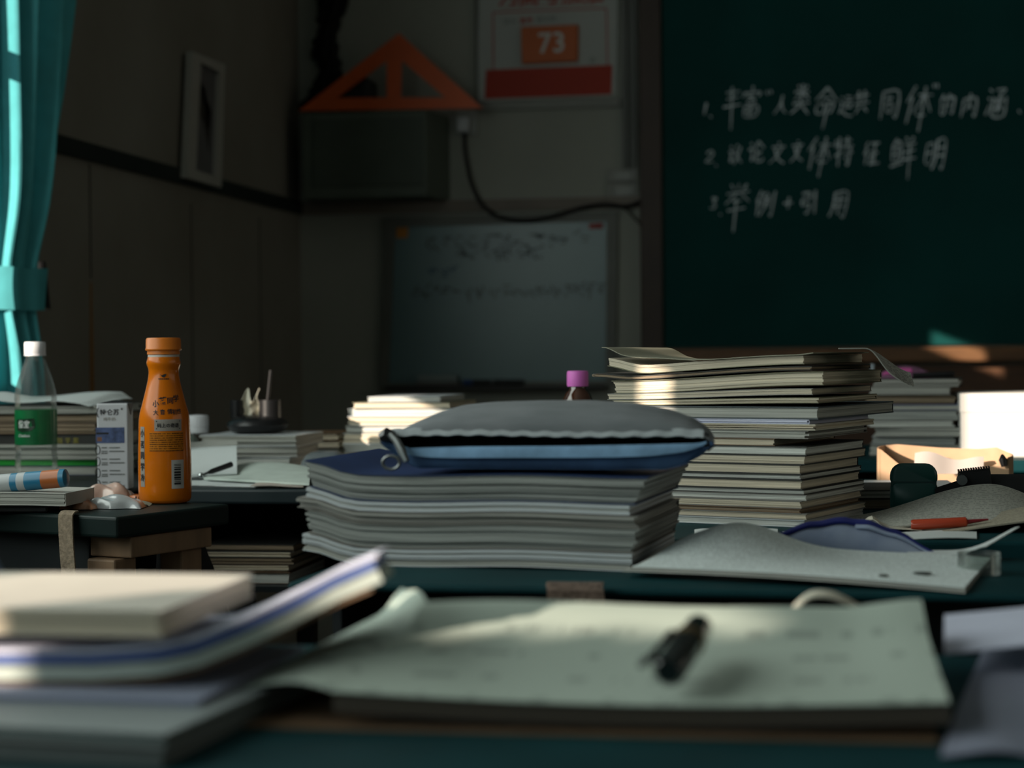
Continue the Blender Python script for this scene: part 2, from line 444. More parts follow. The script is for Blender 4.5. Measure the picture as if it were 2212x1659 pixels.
# ------------------------------------------------------------------ blackboard
bb = thing('blackboard', 'large dark green blackboard with three chalked lines of writing', 'blackboard', (fw(1437, 745).x, YF - 0.03, fw(1437, 745).z))
BB0 = Vector(bb.location)
zb = fw(1800, 747).z; xl_, xr_ = fw(1434, 500).x, 4.2
M_bb = mat('blackboard_green', (0.0025, 0.050, 0.047), 0.7, 0.22, 2.2, spec=0.12)
def rel(mb_): 
    for i, v in enumerate(mb_.v): mb_.v[i] = Vector(v) - BB0
    return mb_
rel(MB().quad_box((xl_, YF - 0.03, zb), (xr_, YF - 0.001, zb + 1.25))).build('writing_surface', M_bb, bb)
fr = MB()
M_fr = mat('dark_frame_wood', (0.035, 0.018, 0.010), 0.5, 0.3, 6)
rel(fr.quad_box((fw(1386, 500).x, YF - 0.05, zb - 0.05), (xl_, YF, zb + 1.30)).quad_box((xl_, YF - 0.05, zb + 1.25), (xr_, YF, zb + 1.30))).build('frame', M_fr, bb, bevel=0.004)
M_ledge = mat('ledge_wood', (0.16, 0.075, 0.03), 0.5, 0.3, 8, stretch=(1, 6, 6))
rel(MB().quad_box((xl_, YF - 0.09, zb - 0.05), (xr_, YF, zb - 0.006))).build('chalk_ledge', M_ledge, bb, bevel=0.004)
rng = random.Random(4)
CH = [
 [('1', 1524, 236, 44), ('.', 1537, 243, 40), ('丰', 1582, 228, 74), ('富', 1622, 225, 62), ('“', 1662, 208, 50), ('人', 1688, 228, 44), ('类', 1731, 218, 66), ('命', 1783, 228, 76), ('运', 1828, 230, 48), ('共', 1862, 223, 50), ('同', 1921, 229, 62), ('体', 1984, 230, 84), ('”', 2020, 194, 46), ('的', 2046, 228, 46), ('内', 2094, 230, 52), ('涵', 2153, 224, 64), ('、', 2204, 234, 40)],
 [('2', 1534, 340, 44), ('.', 1549, 350, 36), ('议', 1588, 335, 44), ('论', 1634, 330, 48), ('文', 1680, 332, 50), ('文', 1722, 328, 48), ('体', 1770, 334, 74), ('特', 1822, 330, 66), ('征', 1882, 333, 52), ('鲜', 1950, 338, 74), ('明', 2020, 336, 66)],
 [('3', 1542, 440, 40), ('.', 1558, 456, 36), ('举', 1592, 440, 82), ('例', 1652, 442, 58), ('+', 1704, 440, 34), ('引', 1748, 440, 54), ('用', 1812, 444, 58)],
]
HAND = {
 '1': '.5,1 .5,0',
 '.': '.35,.15 .6,0',
 '丰': '.2,.85 .8,.88|.25,.65 .75,.68|.1,.42 .9,.47|.5,1 .48,-.3',
 '富': '.5,1.1 .52,.95|.15,.85 .1,.7|.15,.85 .9,.88 .82,.74|.35,.73 .65,.74|.35,.62 .65,.63 .62,.48 .36,.47 .35,.62|.2,.36 .85,.38 .78,0 .22,0 .2,.36|.5,.37 .5,0|.22,.18 .8,.2',
 '“': '.2,.9 .35,.6|.6,.9 .75,.6',
 '”': '.2,.9 .35,.6|.6,.9 .75,.6',
 '人': '.5,1 .4,.5 .1,0|.45,.6 .65,.25 .95,.05',
 '类': '.3,1 .4,.85|.72,1 .6,.85|.15,.75 .85,.78|.5,1 .5,.5|.48,.72 .15,.5|.52,.72 .85,.52|.1,.35 .9,.38|.5,.5 .4,.25 .1,0|.52,.33 .9,0',
 '命': '.5,1 .1,.6|.5,1 .9,.62|.35,.66 .65,.67|.2,.5 .45,.5 .43,.22 .2,.22 .2,.5|.58,.52 .82,.54 .78,.25 .68,.28|.58,.52 .57,-.25',
 '运': '.4,.9 .8,.92|.35,.7 .9,.73|.6,.7 .45,.42 .8,.45|.78,.55 .88,.38|.1,.9 .2,.8|.08,.6 .22,.6 .15,.25|.05,.15 .3,.2 .6,.02 1,0',
 '共': '.3,1 .32,.45|.68,1 .66,.45|.12,.78 .9,.82|.05,.42 .95,.47|.38,.3 .15,0|.62,.3 .9,.02',
 '同': '.15,.95 .12,0|.15,.95 .88,.97 .85,.02 .72,.1|.35,.72 .66,.74|.36,.55 .64,.56 .62,.25 .38,.24 .36,.55',
 '体': '.3,1 .05,.55|.2,.7 .2,0|.4,.75 .95,.78|.66,1 .66,-.25|.64,.75 .38,.25|.68,.75 .98,.3|.5,.22 .84,.24',
 '的': '.25,1 .18,.8|.1,.78 .4,.8 .38,.1 .12,.08 .1,.78|.12,.45 .38,.46|.62,1 .5,.65|.58,.78 .92,.8 .86,.05 .72,.14|.62,.5 .72,.38',
 '内': '.12,.75 .1,0|.12,.75 .9,.78 .87,.02 .74,.1|.5,1 .48,.6 .25,.25|.5,.55 .72,.3',
 '涵': '.1,.95 .2,.85|.05,.65 .16,.58|.05,.05 .2,.4|.4,.95 .85,.95 .65,.78|.64,.8 .62,.15 .52,.2|.35,.65 .33,.02 .95,.05 .96,.68|.45,.6 .55,.45|.8,.62 .7,.48|.45,.25 .58,.4|.68,.4 .84,.22',
 '、': '.3,.3 .6,0',
 '2': '.1,.75 .5,1 .8,.7 .1,.05 .9,.1',
 '议': '.15,.95 .25,.82|.05,.6 .25,.62 .2,.1 .35,.25|.65,1 .7,.85|.9,.85 .7,.35 .4,0|.48,.75 .7,.35 .98,.02',
 '论': '.15,.95 .25,.82|.05,.6 .25,.62 .2,.1 .35,.25|.65,1 .4,.6|.65,1 .98,.62|.85,.5 .55,.35|.55,.55 .55,.05 .9,.05 .92,.2',
 '文': '.48,1 .55,.88|.1,.75 .9,.78|.7,.75 .45,.3 .1,0|.3,.65 .55,.25 .95,0',
 '特': '.15,.9 .08,.65|.1,.7 .42,.72|.28,1 .26,0|.08,.35 .42,.48|.5,.85 .9,.87|.7,1 .7,.65|.45,.64 .97,.67|.5,.42 .96,.45|.82,.62 .8,0 .7,.08|.58,.3 .66,.2',
 '征': '.3,1 .1,.78|.32,.75 .08,.45|.22,.55 .2,0|.45,.9 .95,.92|.7,.9 .7,.05|.72,.5 .92,.52|.52,.6 .52,.05|.4,.03 1,.06',
 '鲜': '.25,1 .08,.75|.2,.9 .42,.9 .32,.75|.1,.72 .45,.73 .43,.35 .12,.34 .1,.72|.27,.72 .27,.35|.11,.54 .44,.55|.02,.18 .5,.24|.6,1 .67,.88|.9,1 .82,.88|.55,.8 .98,.82|.58,.58 .95,.6|.52,.34 1,.38|.76,.8 .76,-.25',
 '明': '.08,.85 .38,.87 .36,.25 .1,.24 .08,.85|.09,.55 .37,.56|.55,.95 .52,.3 .4,0|.55,.95 .92,.97 .9,0 .78,.08|.55,.68 .9,.7|.54,.42 .9,.44',
 '3': '.15,.95 .7,.95 .4,.6 .75,.35 .6,.02 .1,.05',
 '举': '.25,1 .33,.85|.5,1 .5,.85|.8,1 .65,.82|.1,.75 .9,.78|.42,.75 .1,.45|.58,.75 .95,.48|.32,.5 .68,.52|.22,.28 .8,.32|.5,.6 .48,-.35',
 '例': '.22,1 .02,.55|.15,.7 .15,0|.3,.88 .62,.9|.45,.88 .3,.4|.42,.68 .6,.7 .5,.3 .3,.02|.4,.5 .5,.4|.72,.85 .72,.3|.95,1 .93,.02 .8,.1',
 '+': '.0,.5 .9,.5|.5,.9 .45,.1',
 '引': '.1,.9 .5,.92 .48,.68 .14,.66 .1,.42 .5,.44 .46,.05 .3,.1|.85,1 .83,0',
 '用': '.2,.95 .18,.4 .02,0|.2,.95 .88,.97 .86,.02 .72,.1|.2,.68 .86,.7|.19,.4 .86,.42|.52,.95 .52,.1',
}
for row in CH:
    for ch, px, py, s in row:
        cm = MB(); c = at_y(px, py, YF - 0.0315) - BB0; sc = s * 6.0 / F_PX * .92; ax = rng.uniform(.68, .80); rot = rng.uniform(-.05, .10)
        if ch in '1.2、3“”': sc *= .62
        for st_ in HAND[ch].split('|'):
            pts = []
            for q_ in st_.split():
                x, y = map(float, q_.split(',')); x = (x - .5) * ax + .16 * (y - .5) + rng.uniform(-.025, .025); y = y - .45 + rng.uniform(-.02, .02)
                pts.append(Vector((c.x + (x * math.cos(rot) - y * math.sin(rot)) * sc, c.y, c.z + (x * math.sin(rot) + y * math.cos(rot)) * sc)))
            w_ = rng.uniform(.0028, .0040); pp_ = [tuple(p) for p in pts]
            if len(pts) > 2: pp_ = cat_rom(pp_, 3)
            cm.tube(pp_, [w_ * (1 - .35 * i / max(1, len(pp_) - 1)) for i in range(len(pp_))], 5)
        cm.build('chalk_character', M_chalk, bb)

# ------------------------------------------------------------------ whiteboard
wb = thing('whiteboard', 'white marker board with faint handwriting hanging on the wall left of the blackboard', 'whiteboard', fw(1080, 828))
WB0 = Vector(wb.location)
def quad_on_wall(px4, d0, d1):
    P0 = [fw(x, y, d0) for x, y in px4]; P1 = [fw(x, y, d0) - Vector((0, d1 - d0, 0)) for x, y in px4]
    mb = MB(); mb.v = P0 + P1; mb.f = [[0, 1, 2, 3], [7, 6, 5, 4]] + [[i, i + 4, (i + 1) % 4 + 4, (i + 1) % 4] for i in range(4)]
    return mb
def off(mb, o0):
    mb.v = [Vector(v) - o0 for v in mb.v]; return mb
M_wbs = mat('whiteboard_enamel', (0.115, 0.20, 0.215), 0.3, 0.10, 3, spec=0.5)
M_alu = mat('dull_aluminium', (0.13, 0.135, 0.12), 0.5, 0.1, 8)
qo = [(836, 470), (1336, 457), (1332, 832), (822, 842)]; qi = [(856, 491), (1312, 478), (1310, 822), (842, 828)]
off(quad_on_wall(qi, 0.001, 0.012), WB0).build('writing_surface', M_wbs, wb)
fm = MB()
for i in range(4):
    j = (i + 1) % 4
    q = quad_on_wall([qo[i], qo[j], qi[j], qi[i]], 0.0005, 0.02); n = len(fm.v)
    fm.v += q.v; fm.f += [[n + k for k in f] for f in q.f]
off(fm, WB0).build('frame', M_alu, wb)
p0, p1 = fw(842, 826), fw(1310, 822)
off(MB().quad_box((p0.x, YF - 0.075, p0.z - 0.025), (p1.x, YF - 0.013, p0.z - 0.012)), WB0).build('tray', mat('dark_tray', (0.02, 0.018, 0.016), 0.5), wb)
def scribble(mb, pxa, pxb, py, size, rng, w=0.0042, slope=-0.02):
    """rows of loose handwriting strokes on the board"""
    x = pxa
    while x < pxb:
        n = rng.randint(3, 6)
        for _ in range(n):
            a = (x + rng.uniform(0, size), py + slope * (x - pxa) + rng.uniform(-size, size) * 0.55)
            ang = rng.choice([0.0, 0.0, 1.5, 0.8, -0.7]) + rng.uniform(-0.2, 0.2); L = size * rng.uniform(0.4, 0.9)
            b = (a[0] + L * math.cos(ang), a[1] + L * math.sin(ang))
            A, B = fw(*a, 0.0125), fw(*b, 0.0125); d = (B - A).normalized(); nn = Vector((-d.z, 0, d.x)) * w / 2
            k = len(mb.v); mb.v += [A + nn, B + nn, B - nn, A - nn]; mb.f.append([k, k + 1, k + 2, k + 3])
        x += size * rng.uniform(1.1, 1.5)
    return mb
rng = random.Random(11)
M_mk = mat('marker_ink', (0.05, 0.065, 0.07), 0.6); M_mkb = mat('blue_marker_ink', (0.04, 0.10, 0.16), 0.6)
for pa, pb, py, s, mm in ((918, 1240, 522, 22, M_mk), (985, 1170, 549, 18, M_mk), (922, 990, 588, 18, M_mkb), (875, 1300, 630, 20, M_mk)):
    off(scribble(MB(), pa, pb, py, s, rng), WB0).build('handwriting', mm, wb)
T(quad_on_wall([(857, 492), (882, 491), (881, 514), (856, 515)], 0.012, 0.017).build('magnet', mat('orange_yellow', (0.50, 0.20, 0.02), 0.5), bevel=0.002), 'orange square magnet in the upper left corner of the whiteboard', 'magnet')
T(quad_on_wall([(1272, 483), (1303, 481), (1302, 494), (1273, 495)], 0.012, 0.016).build('magnet', mat('dull_red', (0.25, 0.02, 0.015), 0.5), bevel=0.0015), 'dark red flat magnet in the upper right corner of the whiteboard', 'magnet')
zt_ = p1.z - 0.0115
a, b = fw(900, 800, .05), fw(990, 800, .05)
er = thing('board_eraser', 'pale eraser lying on the whiteboard tray', 'eraser', ((a.x + b.x) / 2, YF - 0.045, zt_))
hw = (b.x - a.x) / 2
MB().quad_box((-hw, -.022, 0), (hw, .022, .012)).build('felt_pad', mat('grey_felt', (0.15, .15, .15), .95), er, bevel=.002)
MB().quad_box((-hw * .96, -.02, .012), (hw * .96, .02, .034)).build('handle', mat('eraser_body', (0.22, 0.27, 0.27), .5), er, bevel=.005)
def marker_pen(px0, px1, capm, bodym, label, y=-0.03):
    a, b = fw(px0, 815, .05), fw(px1, 815, .05); L = b.x - a.x
    o = thing('marker_pen', label, 'pen', (a.x, YF + y, zt_ + .009))
    MB().tube([(0, 0, 0), (L * .32, 0, 0)], .009, 12).build('cap', capm, o, smooth_=True)
    MB().tube([(L * .33, 0, 0), (L * .97, 0, 0), (L, 0, 0)], [.0085, .0085, .005], 12).build('barrel', bodym, o, smooth_=True)
marker_pen(998, 1060, mat('marker_blue', (0.02, 0.06, 0.2), .4), M_blackp, 'blue capped marker on the whiteboard tray beside the eraser')
marker_pen(1064, 1130, M_blackp, M_blackp, 'black marker on the whiteboard tray right of the blue capped one')

# ------------------------------------------------------------------ countdown poster
po = thing('countdown_poster', 'white countdown poster with red band and orange number block high on the wall', 'poster', fw(1187, 220))
PO0 = Vector(po.location)
q = [(1036, -60), (1336, -72), (1332, 208), (1032, 220)]
off(quad_on_wall(q, 0.001, 0.012), PO0).build('board', M_poster, po)
off(quad_on_wall([(1050, 151), (1323, 140), (1321, 204), (1047, 214)], 0.0125, 0.0135), PO0).build('red_band', M_red, po)
fm = MB()
def wl_line(mb, a, b, w, d=0.0125):
    A, B = fw(*a, d), fw(*b, d); dd = (B - A).normalized(); n = Vector((-dd.z, 0, dd.x)) * w / 2; e = Vector((0, -.0008, 0)); k = len(mb.v)
    mb.v += [A + n, B + n, B - n, A - n, A + n + e, B + n + e, B - n + e, A - n + e]
    mb.f += [[k, k + 1, k + 2, k + 3], [k + 7, k + 6, k + 5, k + 4]] + [[k + i, k + i + 4, k + (i + 1) % 4 + 4, k + (i + 1) % 4] for i in range(4)]
for a, b in (((1064, 27), (1310, 18)), ((1065, 27), (1066, 150)), ((1310, 18), (1312, 140))): wl_line(fm, a, b, .004)
wl_line(fm, (1084, 16), (1290, 8), .002)
off(fm, PO0).build('printed_frame', M_red, po)
def wall_text(mb, txt, px, py, size, d, ax=1.0, shear=0.0, offset=0.0, rot=0.037):
    c = fw(px, py, d); s = size * 6.0 / F_PX
    put_text(mb, txt, lambda x, y: (c.x + (x * ax * math.cos(rot) - y * math.sin(rot)) * s, c.y, c.z + (x * ax * math.sin(rot) + y * math.cos(rot)) * s), shear, offset)
tm = MB()
for i, ch in enumerate('为高考加油'): wall_text(tm, ch, 1098 + i * 46, -10 - i * 1.6, 48, .0130, offset=.02, shear=.1)
off(tm, PO0).build('heading', M_red, po)
for tx_, px_, py_ in (('2016', 1101, 46), ('倒计时', 1180, 41), ('天', 1280, 131)):
    tm = MB(); wall_text(tm, tx_, px_, py_, 15, .013); off(tm, PO0).build('caption', M_inkgrey, po)
tm = MB(); wall_text(tm, '高考', 1137, 44, 15, .013, offset=.02)
off(tm, PO0).build('caption', M_red, po)
nb = off(quad_on_wall([(1127, 60), (1250, 55), (1249, 134), (1129, 140)], 0.0125, 0.034), PO0).build('number_block', mat('orange_block', (0.48, 0.10, 0.012), .5, .08, 6), po, bevel=.003)
tm = MB(); wall_text(tm, '73', 1191, 92, 62, .0350, ax=1.0, offset=.012, rot=.03)
off(tm, PO0).build('number', mat('white_print', (0.62, 0.63, 0.60), .6), nb)

# ------------------------------------------------------------------ set square, grey box, socket, cable, switch
ss = MB()
yS = YF - 0.175
def onS(px, py): return at_y(px, py, yS)
oc = [onS(645, 240), onS(862, 72), onS(1043, 234)]
i1 = [onS(728, 212), onS(836, 131), onS(836, 211)]; i2 = [onS(868, 131), onS(962, 211), onS(866, 211)]
def ring_plate(outer, holes, y0, y1):
    bm = bmesh.new()
    loops = []
    for L in [outer] + holes:
        vs = [bm.verts.new((p.x, 0, p.z)) for p in L]
        loops.append([bm.edges.new((vs[i], vs[(i + 1) % len(vs)])) for i in range(len(vs))])
    bmesh.ops.triangle_fill(bm, use_beauty=True, edges=[e for l in loops for e in l])
    r = bmesh.ops.extrude_face_region(bm, geom=list(bm.faces))
    for v in bm.verts: v.co.y = y1
    for g in r['geom']:
        if isinstance(g, bmesh.types.BMVert): g.co.y = y0
    mb = MB(); bm.verts.index_update(); mb.v = [v.co.copy() for v in bm.verts]; mb.f = [[v.index for v in f.verts] for f in bm.faces]; bm.free(); return mb
o0 = onS(862, 235)
zbx = onS(800, 242).z                                         # top of the box
low = min(p.z for p in oc)
for L in (oc, i1, i2):
    for p in L: p.z += zbx + .0005 - low if False else 0.0
s_ = off(ring_plate(oc, [i1, i2], yS - 0.004, yS + 0.004), Vector((o0.x, yS, o0.z)))
sq = s_.build('set_square', M_orange, loc=(o0.x, yS, o0.z), tag=('big orange teaching set square leaning on the wall above the grey box', 'set square'))
# wall box
X0, X1 = at_y(652, 300, YF - .19).x, at_y(921, 300, YF - .19).x
zb0, zb1 = at_y(790, 427, YF - .19).z, min(oc[0].z, oc[2].z) - 0.0008
X1b = at_y(972, 300, YF).x
gb = thing('wall_box', 'grey-green metal cabinet box mounted on the front wall under the set square', 'cabinet', ((X0 + X1b) / 2, YF, zb0))
G0 = Vector(gb.location)
M_gb = mat('grey_green_metal', (0.10, 0.125, 0.10), 0.55, .15, 5)
M_gbd = mat('grey_green_door', (0.075, 0.095, 0.075), 0.55, .15, 5)
bxm = MB(); yf_ = YF - .19
bxm.v = [Vector(v) for v in ((X0, yf_, zb0), (X1, yf_, zb0), (X1b, YF, zb0), (X0 - .01, YF, zb0), (X0, yf_, zb1), (X1, yf_, zb1), (X1b, YF, zb1), (X0 - .01, YF, zb1))]
bxm.f = [[0, 1, 5, 4], [1, 2, 6, 5], [2, 3, 7, 6], [3, 0, 4, 7], [4, 5, 6, 7], [3, 2, 1, 0]]
off(bxm, G0).build('body', M_gb, gb, bevel=.004)
dx0, dx1, dz0, dz1 = at_y(676, 330, yf_).x, at_y(918, 330, yf_).x, at_y(790, 402, yf_).z, at_y(790, 258, yf_).z
off(MB().quad_box((dx0, yf_ - .005, dz0), (dx1 - .004, yf_, dz1)), G0).build('door', M_gbd, gb, bevel=.003)
# cloth on the wall in the corner
cl = MB()
rc = random.Random(3)
jit = [[rc.uniform(-6, 6) for _ in range(40)] for _ in range(2)]
LE = [(-80, 668), (0, 682), (60, 688), (110, 674), (150, 690), (180, 678), (215, 655), (237, 648)]; RE = [(-80, 756), (0, 750), (25, 742), (75, 724), (130, 735), (180, 742), (237, 750)]
def clf(u, v):
    py = lerp(-80, 236, v); k = min(39, int(v * 39))
    px = lerp(interp(LE, py) + jit[0][k], interp(RE, py) + jit[1][k] * .6, u)
    p = fw(px, py, 0.012 + 0.05 * math.sin(math.pi * u) + .012 * math.sin(u * 19 + v * 9)); return p
cl.sheet(clf, 16, 39, .004)
CL0 = fw(710, 100, .0)
off(cl, CL0).build('black_cloth', M_black, loc=CL0, smooth_=True, tag=('ragged black cloth hanging on the corner wall above the grey box', 'cloth'))
# dark object on the box behind the set square
a, b = at_y(737, 215, YF - .1), at_y(803, 172, YF - .1)
bar('speaker', (a.x, YF - .15, zb1 + .0005), (b.x, YF - .02, b.z), M_blackp, ('small black block on the grey box seen through the set square', 'speaker'), bevel=.006)
# socket + plug
sk = thing('wall_socket', 'white wall socket beside the grey box with a plug in it', 'socket', fw(1008, 290))
S0 = Vector(sk.location)
off(quad_on_wall([(984, 238), (1032, 237), (1032, 291), (984, 292)], 0.0005, .012), S0).build('plate', mat('socket_plate', (0.30, .31, .29), .5), sk, bevel=.002)
pl = thing('plug_and_cable', 'black cable with a pale plug drooping along the wall under the socket', 'cable', fw(1003, 288, .03))
L0 = Vector(pl.location)
off(quad_on_wall([(990, 256), (1017, 255), (1016, 287), (991, 288)], 0.0125, .045), L0).build('plug', mat('plug_white', (0.48, .50, .52), .4), pl, bevel=.005)
cp = [(1003, 288), (1003, 315), (1008, 350), (1018, 395), (1035, 432), (1062, 460), (1100, 474), (1150, 476), (1210, 463), (1260, 448), (1310, 441), (1350, 446), (1384, 436)]
off(MB().tube([fw(x, y, .03) for x, y in cat_rom(cp)], .0068, 8), L0).build('cord', M_blackp, pl, smooth_=True)
off(MB().tube([fw(x, y, .03) for x, y in cat_rom([(1345, 446), (1362, 462), (1384, 486)])], .003, 6), L0).build('thin_wire', M_blackp, pl, smooth_=True)
sw = thing('light_switch', 'white double light switch on the wall between conduit and blackboard frame', 'switch', fw(1344, 430))
W0 = Vector(sw.location)
M_swp = mat('switch_plate', (0.26, .265, .24), .5)
for y0_, y1_ in ((366, 396), (397, 429)):
    pt = off(quad_on_wall([(1315, y0_), (1378, y0_ - 2), (1377, y1_ - 2), (1312, y1_)], .0005, .012), W0).build('plate', M_swp, sw, bevel=.002)
    off(quad_on_wall([(1330, y0_ + 8), (1366, y0_ + 6), (1365, y1_ - 8), (1329, y1_ - 6)], .0125, .018), W0).build('rocker', mat('rocker', (0.30, .31, .29), .4), pt, bevel=.001)

# ------------------------------------------------------------------ picture on the left wall
pf = thing('picture_frame', 'white framed dark portrait picture hanging across the dado on the left wall', 'picture', at_x(430, 395, XL))
A0 = Vector(pf.location)
def lw(px, py, d=0.0): return at_x(px, py, XL + d)
def quad_left(px4, d0, d1):
    mb = MB(); P0 = [lw(x, y, d0) for x, y in px4]; P1 = [p + Vector((d1 - d0, 0, 0)) for p in P0]
    mb.v = P0 + P1; mb.f = [[0, 1, 2, 3], [7, 6, 5, 4]] + [[i, i + 4, (i + 1) % 4 + 4, (i + 1) % 4] for i in range(4)]; return mb
qo = [(402, 112), (473, 140), (465, 405), (390, 384)]; qi = [(421, 135), (463, 157), (455, 382), (410, 368)]
M_pfw = mat('white_picture_frame', (0.44, .43, .39), .5, .05)
fm = MB()
for i in range(4):
    j = (i + 1) % 4; q = quad_left([qo[i], qo[j], qi[j], qi[i]], .0125, .03); n = len(fm.v); fm.v += q.v; fm.f += [[n + k for k in f] for f in q.f]
off(fm, A0).build('frame', M_pfw, pf)
pic = off(quad_left(qi, .0125, .018), A0).build('picture', mat('picture_ground', (0.14, .14, .145), .5, .1, 6), pf)
fig = [(424, 185), (434, 178), (442, 190), (447, 210), (456, 240), (455, 262), (449, 280), (452, 330), (448, 378), (430, 372), (428, 320), (420, 285), (414, 250), (417, 215)]
off(quad_left(fig, .0182, .0188), A0).build('drawn_figure', mat('picture_ink', (0.03, .027, .025), .6), pic)
off(quad_left([(420, 215), (432, 203), (440, 225), (437, 262), (428, 285), (418, 262)], .0189, .0192), A0).build('drawn_face', mat('picture_mid', (0.075, .07, .06), .6), pic)

# ------------------------------------------------------------------ curtain
M_cur = cloth_mat('teal_curtain', (0.13, 0.55, 0.60), 0.28)
cu = thing('curtain', 'teal curtain tied back at the window on the left wall', 'curtain', (XL + .1, 3.9, 1.0))
U0_ = Vector(cu.location)
RE = [(-400, 158), (0, 152), (200, 133), (400, 108), (560, 88), (600, 84), (660, 80), (740, 82), (900, 90), (1100, 96)]
def cpath(u, v, out=0.0):
    """folds run across the window end (sunny side), then along the wall"""
    py = lerp(-700, 1150, v)
    tie = math.exp(-((py - 612) / 130.0) ** 2)
    q_ = at_x(interp(RE, py), py, XL + .15)
    A = Vector((XL + .018, lerp(3.41, 3.45, tie), q_.z)); B = Vector((XL + lerp(.145, .135, tie), lerp(3.47, 3.45, tie), q_.z)); D = Vector((XL + .15, max(q_.y, B.y + .02), q_.z))
    k = .55
    p = A.lerp(B, u / k) if u < k else B.lerp(D, (u - k) / (1 - k))
    t1 = (B - A).normalized(); t2 = (D - B).normalized(); w = smooth((u - k + .12) / .24)
    t = (t1 * (1 - w) + t2 * w).normalized(); n = Vector((t.y, -t.x, 0))
    return p, n, tie
def cur(u, v):
    p, n, tie = cpath(u, v)
    amp = lerp(lerp(.011, .022, smooth((u - .40) / .25)), .009, tie)
    ph = u * 2 * math.pi * 6.2 + .8 * math.sin(u * 9 + v * 3) + .6 * math.sin(v * 6)
    return p + n * (amp * math.sin(ph) + .4 * amp * math.sin(ph * 1.7 + v * 5)) - U0_
MB().sheet(cur, 120, 60, .0015).build('cloth', M_cur, cu, smooth_=True)
def tie_f(u, v):
    py = lerp(566, 656, v) + 8 * math.sin(u * 3)
    p, n, tie = cpath(lerp(0, 1.0, u), (py + 700) / 1850.0)
    return p + n * (.014 + .002 * math.sin(u * 16)) + Vector((0, 0, -.012 * u)) - U0_
MB().sheet(tie_f, 40, 8, .003).build('tieback', M_cur, cu, smooth_=True)
p = at_x(86, 620, XL + .15) + Vector((0, .012, 0))
MB().tube([p - U0_ + Vector((-.14, .02, .02)), p - U0_ + Vector((-.02, .02, .02)), p - U0_ + Vector((0, .02, -.04)), p - U0_ + Vector((-.01, .02, .05))], .009, 8).build('hook', M_blackp, cu, smooth_=True)

# ------------------------------------------------------------------ desks
def make_desk(name, label, cx, y0, w, d, yaw=0.0, top=M_teal, leg=M_dark, shelf=True, th=.022, z=DZ):
    o = thing(name, label, 'desk', (cx, y0, 0), yaw)
    MB().quad_box((-w / 2, 0, z - th), (w / 2, d, z)).build('desktop', top, o, bevel=.004, seg=3)
    if shelf:
        s = MB(); zs0, zs1 = z - .15, z - th
        s.quad_box((-w / 2 + .03, .03, zs0), (w / 2 - .03, d - .03, zs0 + .008)).quad_box((-w / 2 + .03, d - .038, zs0), (w / 2 - .03, d - .03, zs1))
        s.quad_box((-w / 2 + .03, .03, zs0), (-w / 2 + .038, d - .03, zs1)).quad_box((w / 2 - .038, .03, zs0), (w / 2 - .03, d - .03, zs1))
        s.build('book_shelf', leg, o)
    zl = z - .15 if shelf else z - th
    for sx in (-1, 1):
        for yy in (.05, d - .05):
            xx = sx * (w / 2 - .05)
            MB().quad_box((xx - .015, yy - .015, 0), (xx + .015, yy + .015, zl)).build('leg', leg, o, bevel=.003)
    return o
make_desk('desk', 'nearest teal topped desk holding the open notebook and blurred papers', 0.05, .66, 1.5, .58)
p2 = at_z(620, 1258, DZ); q2 = at_z(2212, 1286, DZ)
yaw2 = math.atan2(q2.y - p2.y, q2.x - p2.x); w2 = (q2 - p2).length + .35
c2 = p2 + (q2 - p2).normalized() * w2 / 2
make_desk('desk', 'teal desk under the thick book pile and the pencil case', c2.x, c2.y, w2, .27, yaw2, th=.007)
y3r = at_z(1900, 1168, DZ).y
make_desk('desk', 'desk under the tall right-hand book stack', .16, y3r, .86, .44)
make_desk('desk', 'desk behind the tall stack carrying the tan pouch', .33, y3r + .47, .86, .44)
y4r = Y_FP - .12
make_desk('desk', 'far desk carrying the messy dark book pile and sunlit white box', .40, y4r, 1.0, .52)
p3 = at_z(500, 1056, DZ)
make_desk('desk', 'dark desk in the middle with loose papers and books in its open shelf', -.57, p3.y, .80, .40, 0, top=mat('dark_laminate', (.012, .022, .026), .4))
make_desk('desk', 'desk carrying the brightly sunlit pile of books', -.53, p3.y + .42, .74, Y_BP - p3.y - .15, .0)
# left desk with pale wooden legs
Cn = at_z(252, 1117, DZ); En = at_z(475, 1091, DZ)
dirv = (En - Cn).normalized(); yawL = math.atan2(-dirv.x, dirv.y)
dl = thing('desk', 'dark topped desk with pale wooden legs under the orange bottle', 'desk', (Cn.x, Cn.y, 0), yawL)
DL = (En - Cn).length + .02
M_dtop = mat('dark_green_top', (.006, .015, .014), .5, .2, 10, spec=.25)
MB().quad_box((-.45, 0, DZ - .026), (0, DL, DZ)).build('desktop', M_dtop, dl, bevel=.004, seg=3)
MB().quad_box((-.07, .03, DZ - .052), (-.005, DL - .03, DZ - .027)).build('rail', M_pine, dl, bevel=.002)
MB().quad_box((-.43, .03, DZ - .075), (-.072, .05, DZ - .027)).build('apron', M_dark, dl, bevel=.002)
for xx, yy, w in ((-.05, .015, .044), (-.045, DL - .075, .036), (-.43, .02, .04), (-.43, DL - .07, .04)):
    MB().quad_box((xx - w / 2 + .01, yy, 0), (xx + w / 2 + .01, yy + .04, DZ - (.053 if xx > -.1 else .076))).build('leg', M_pine, dl, bevel=.003)
pd4 = at_z(60, 1052, DZ)
make_desk('desk', 'desk by the curtain under the pile behind the water bottle', -1.302, Cn.y + .375, .66, .78, .0, top=M_dark)

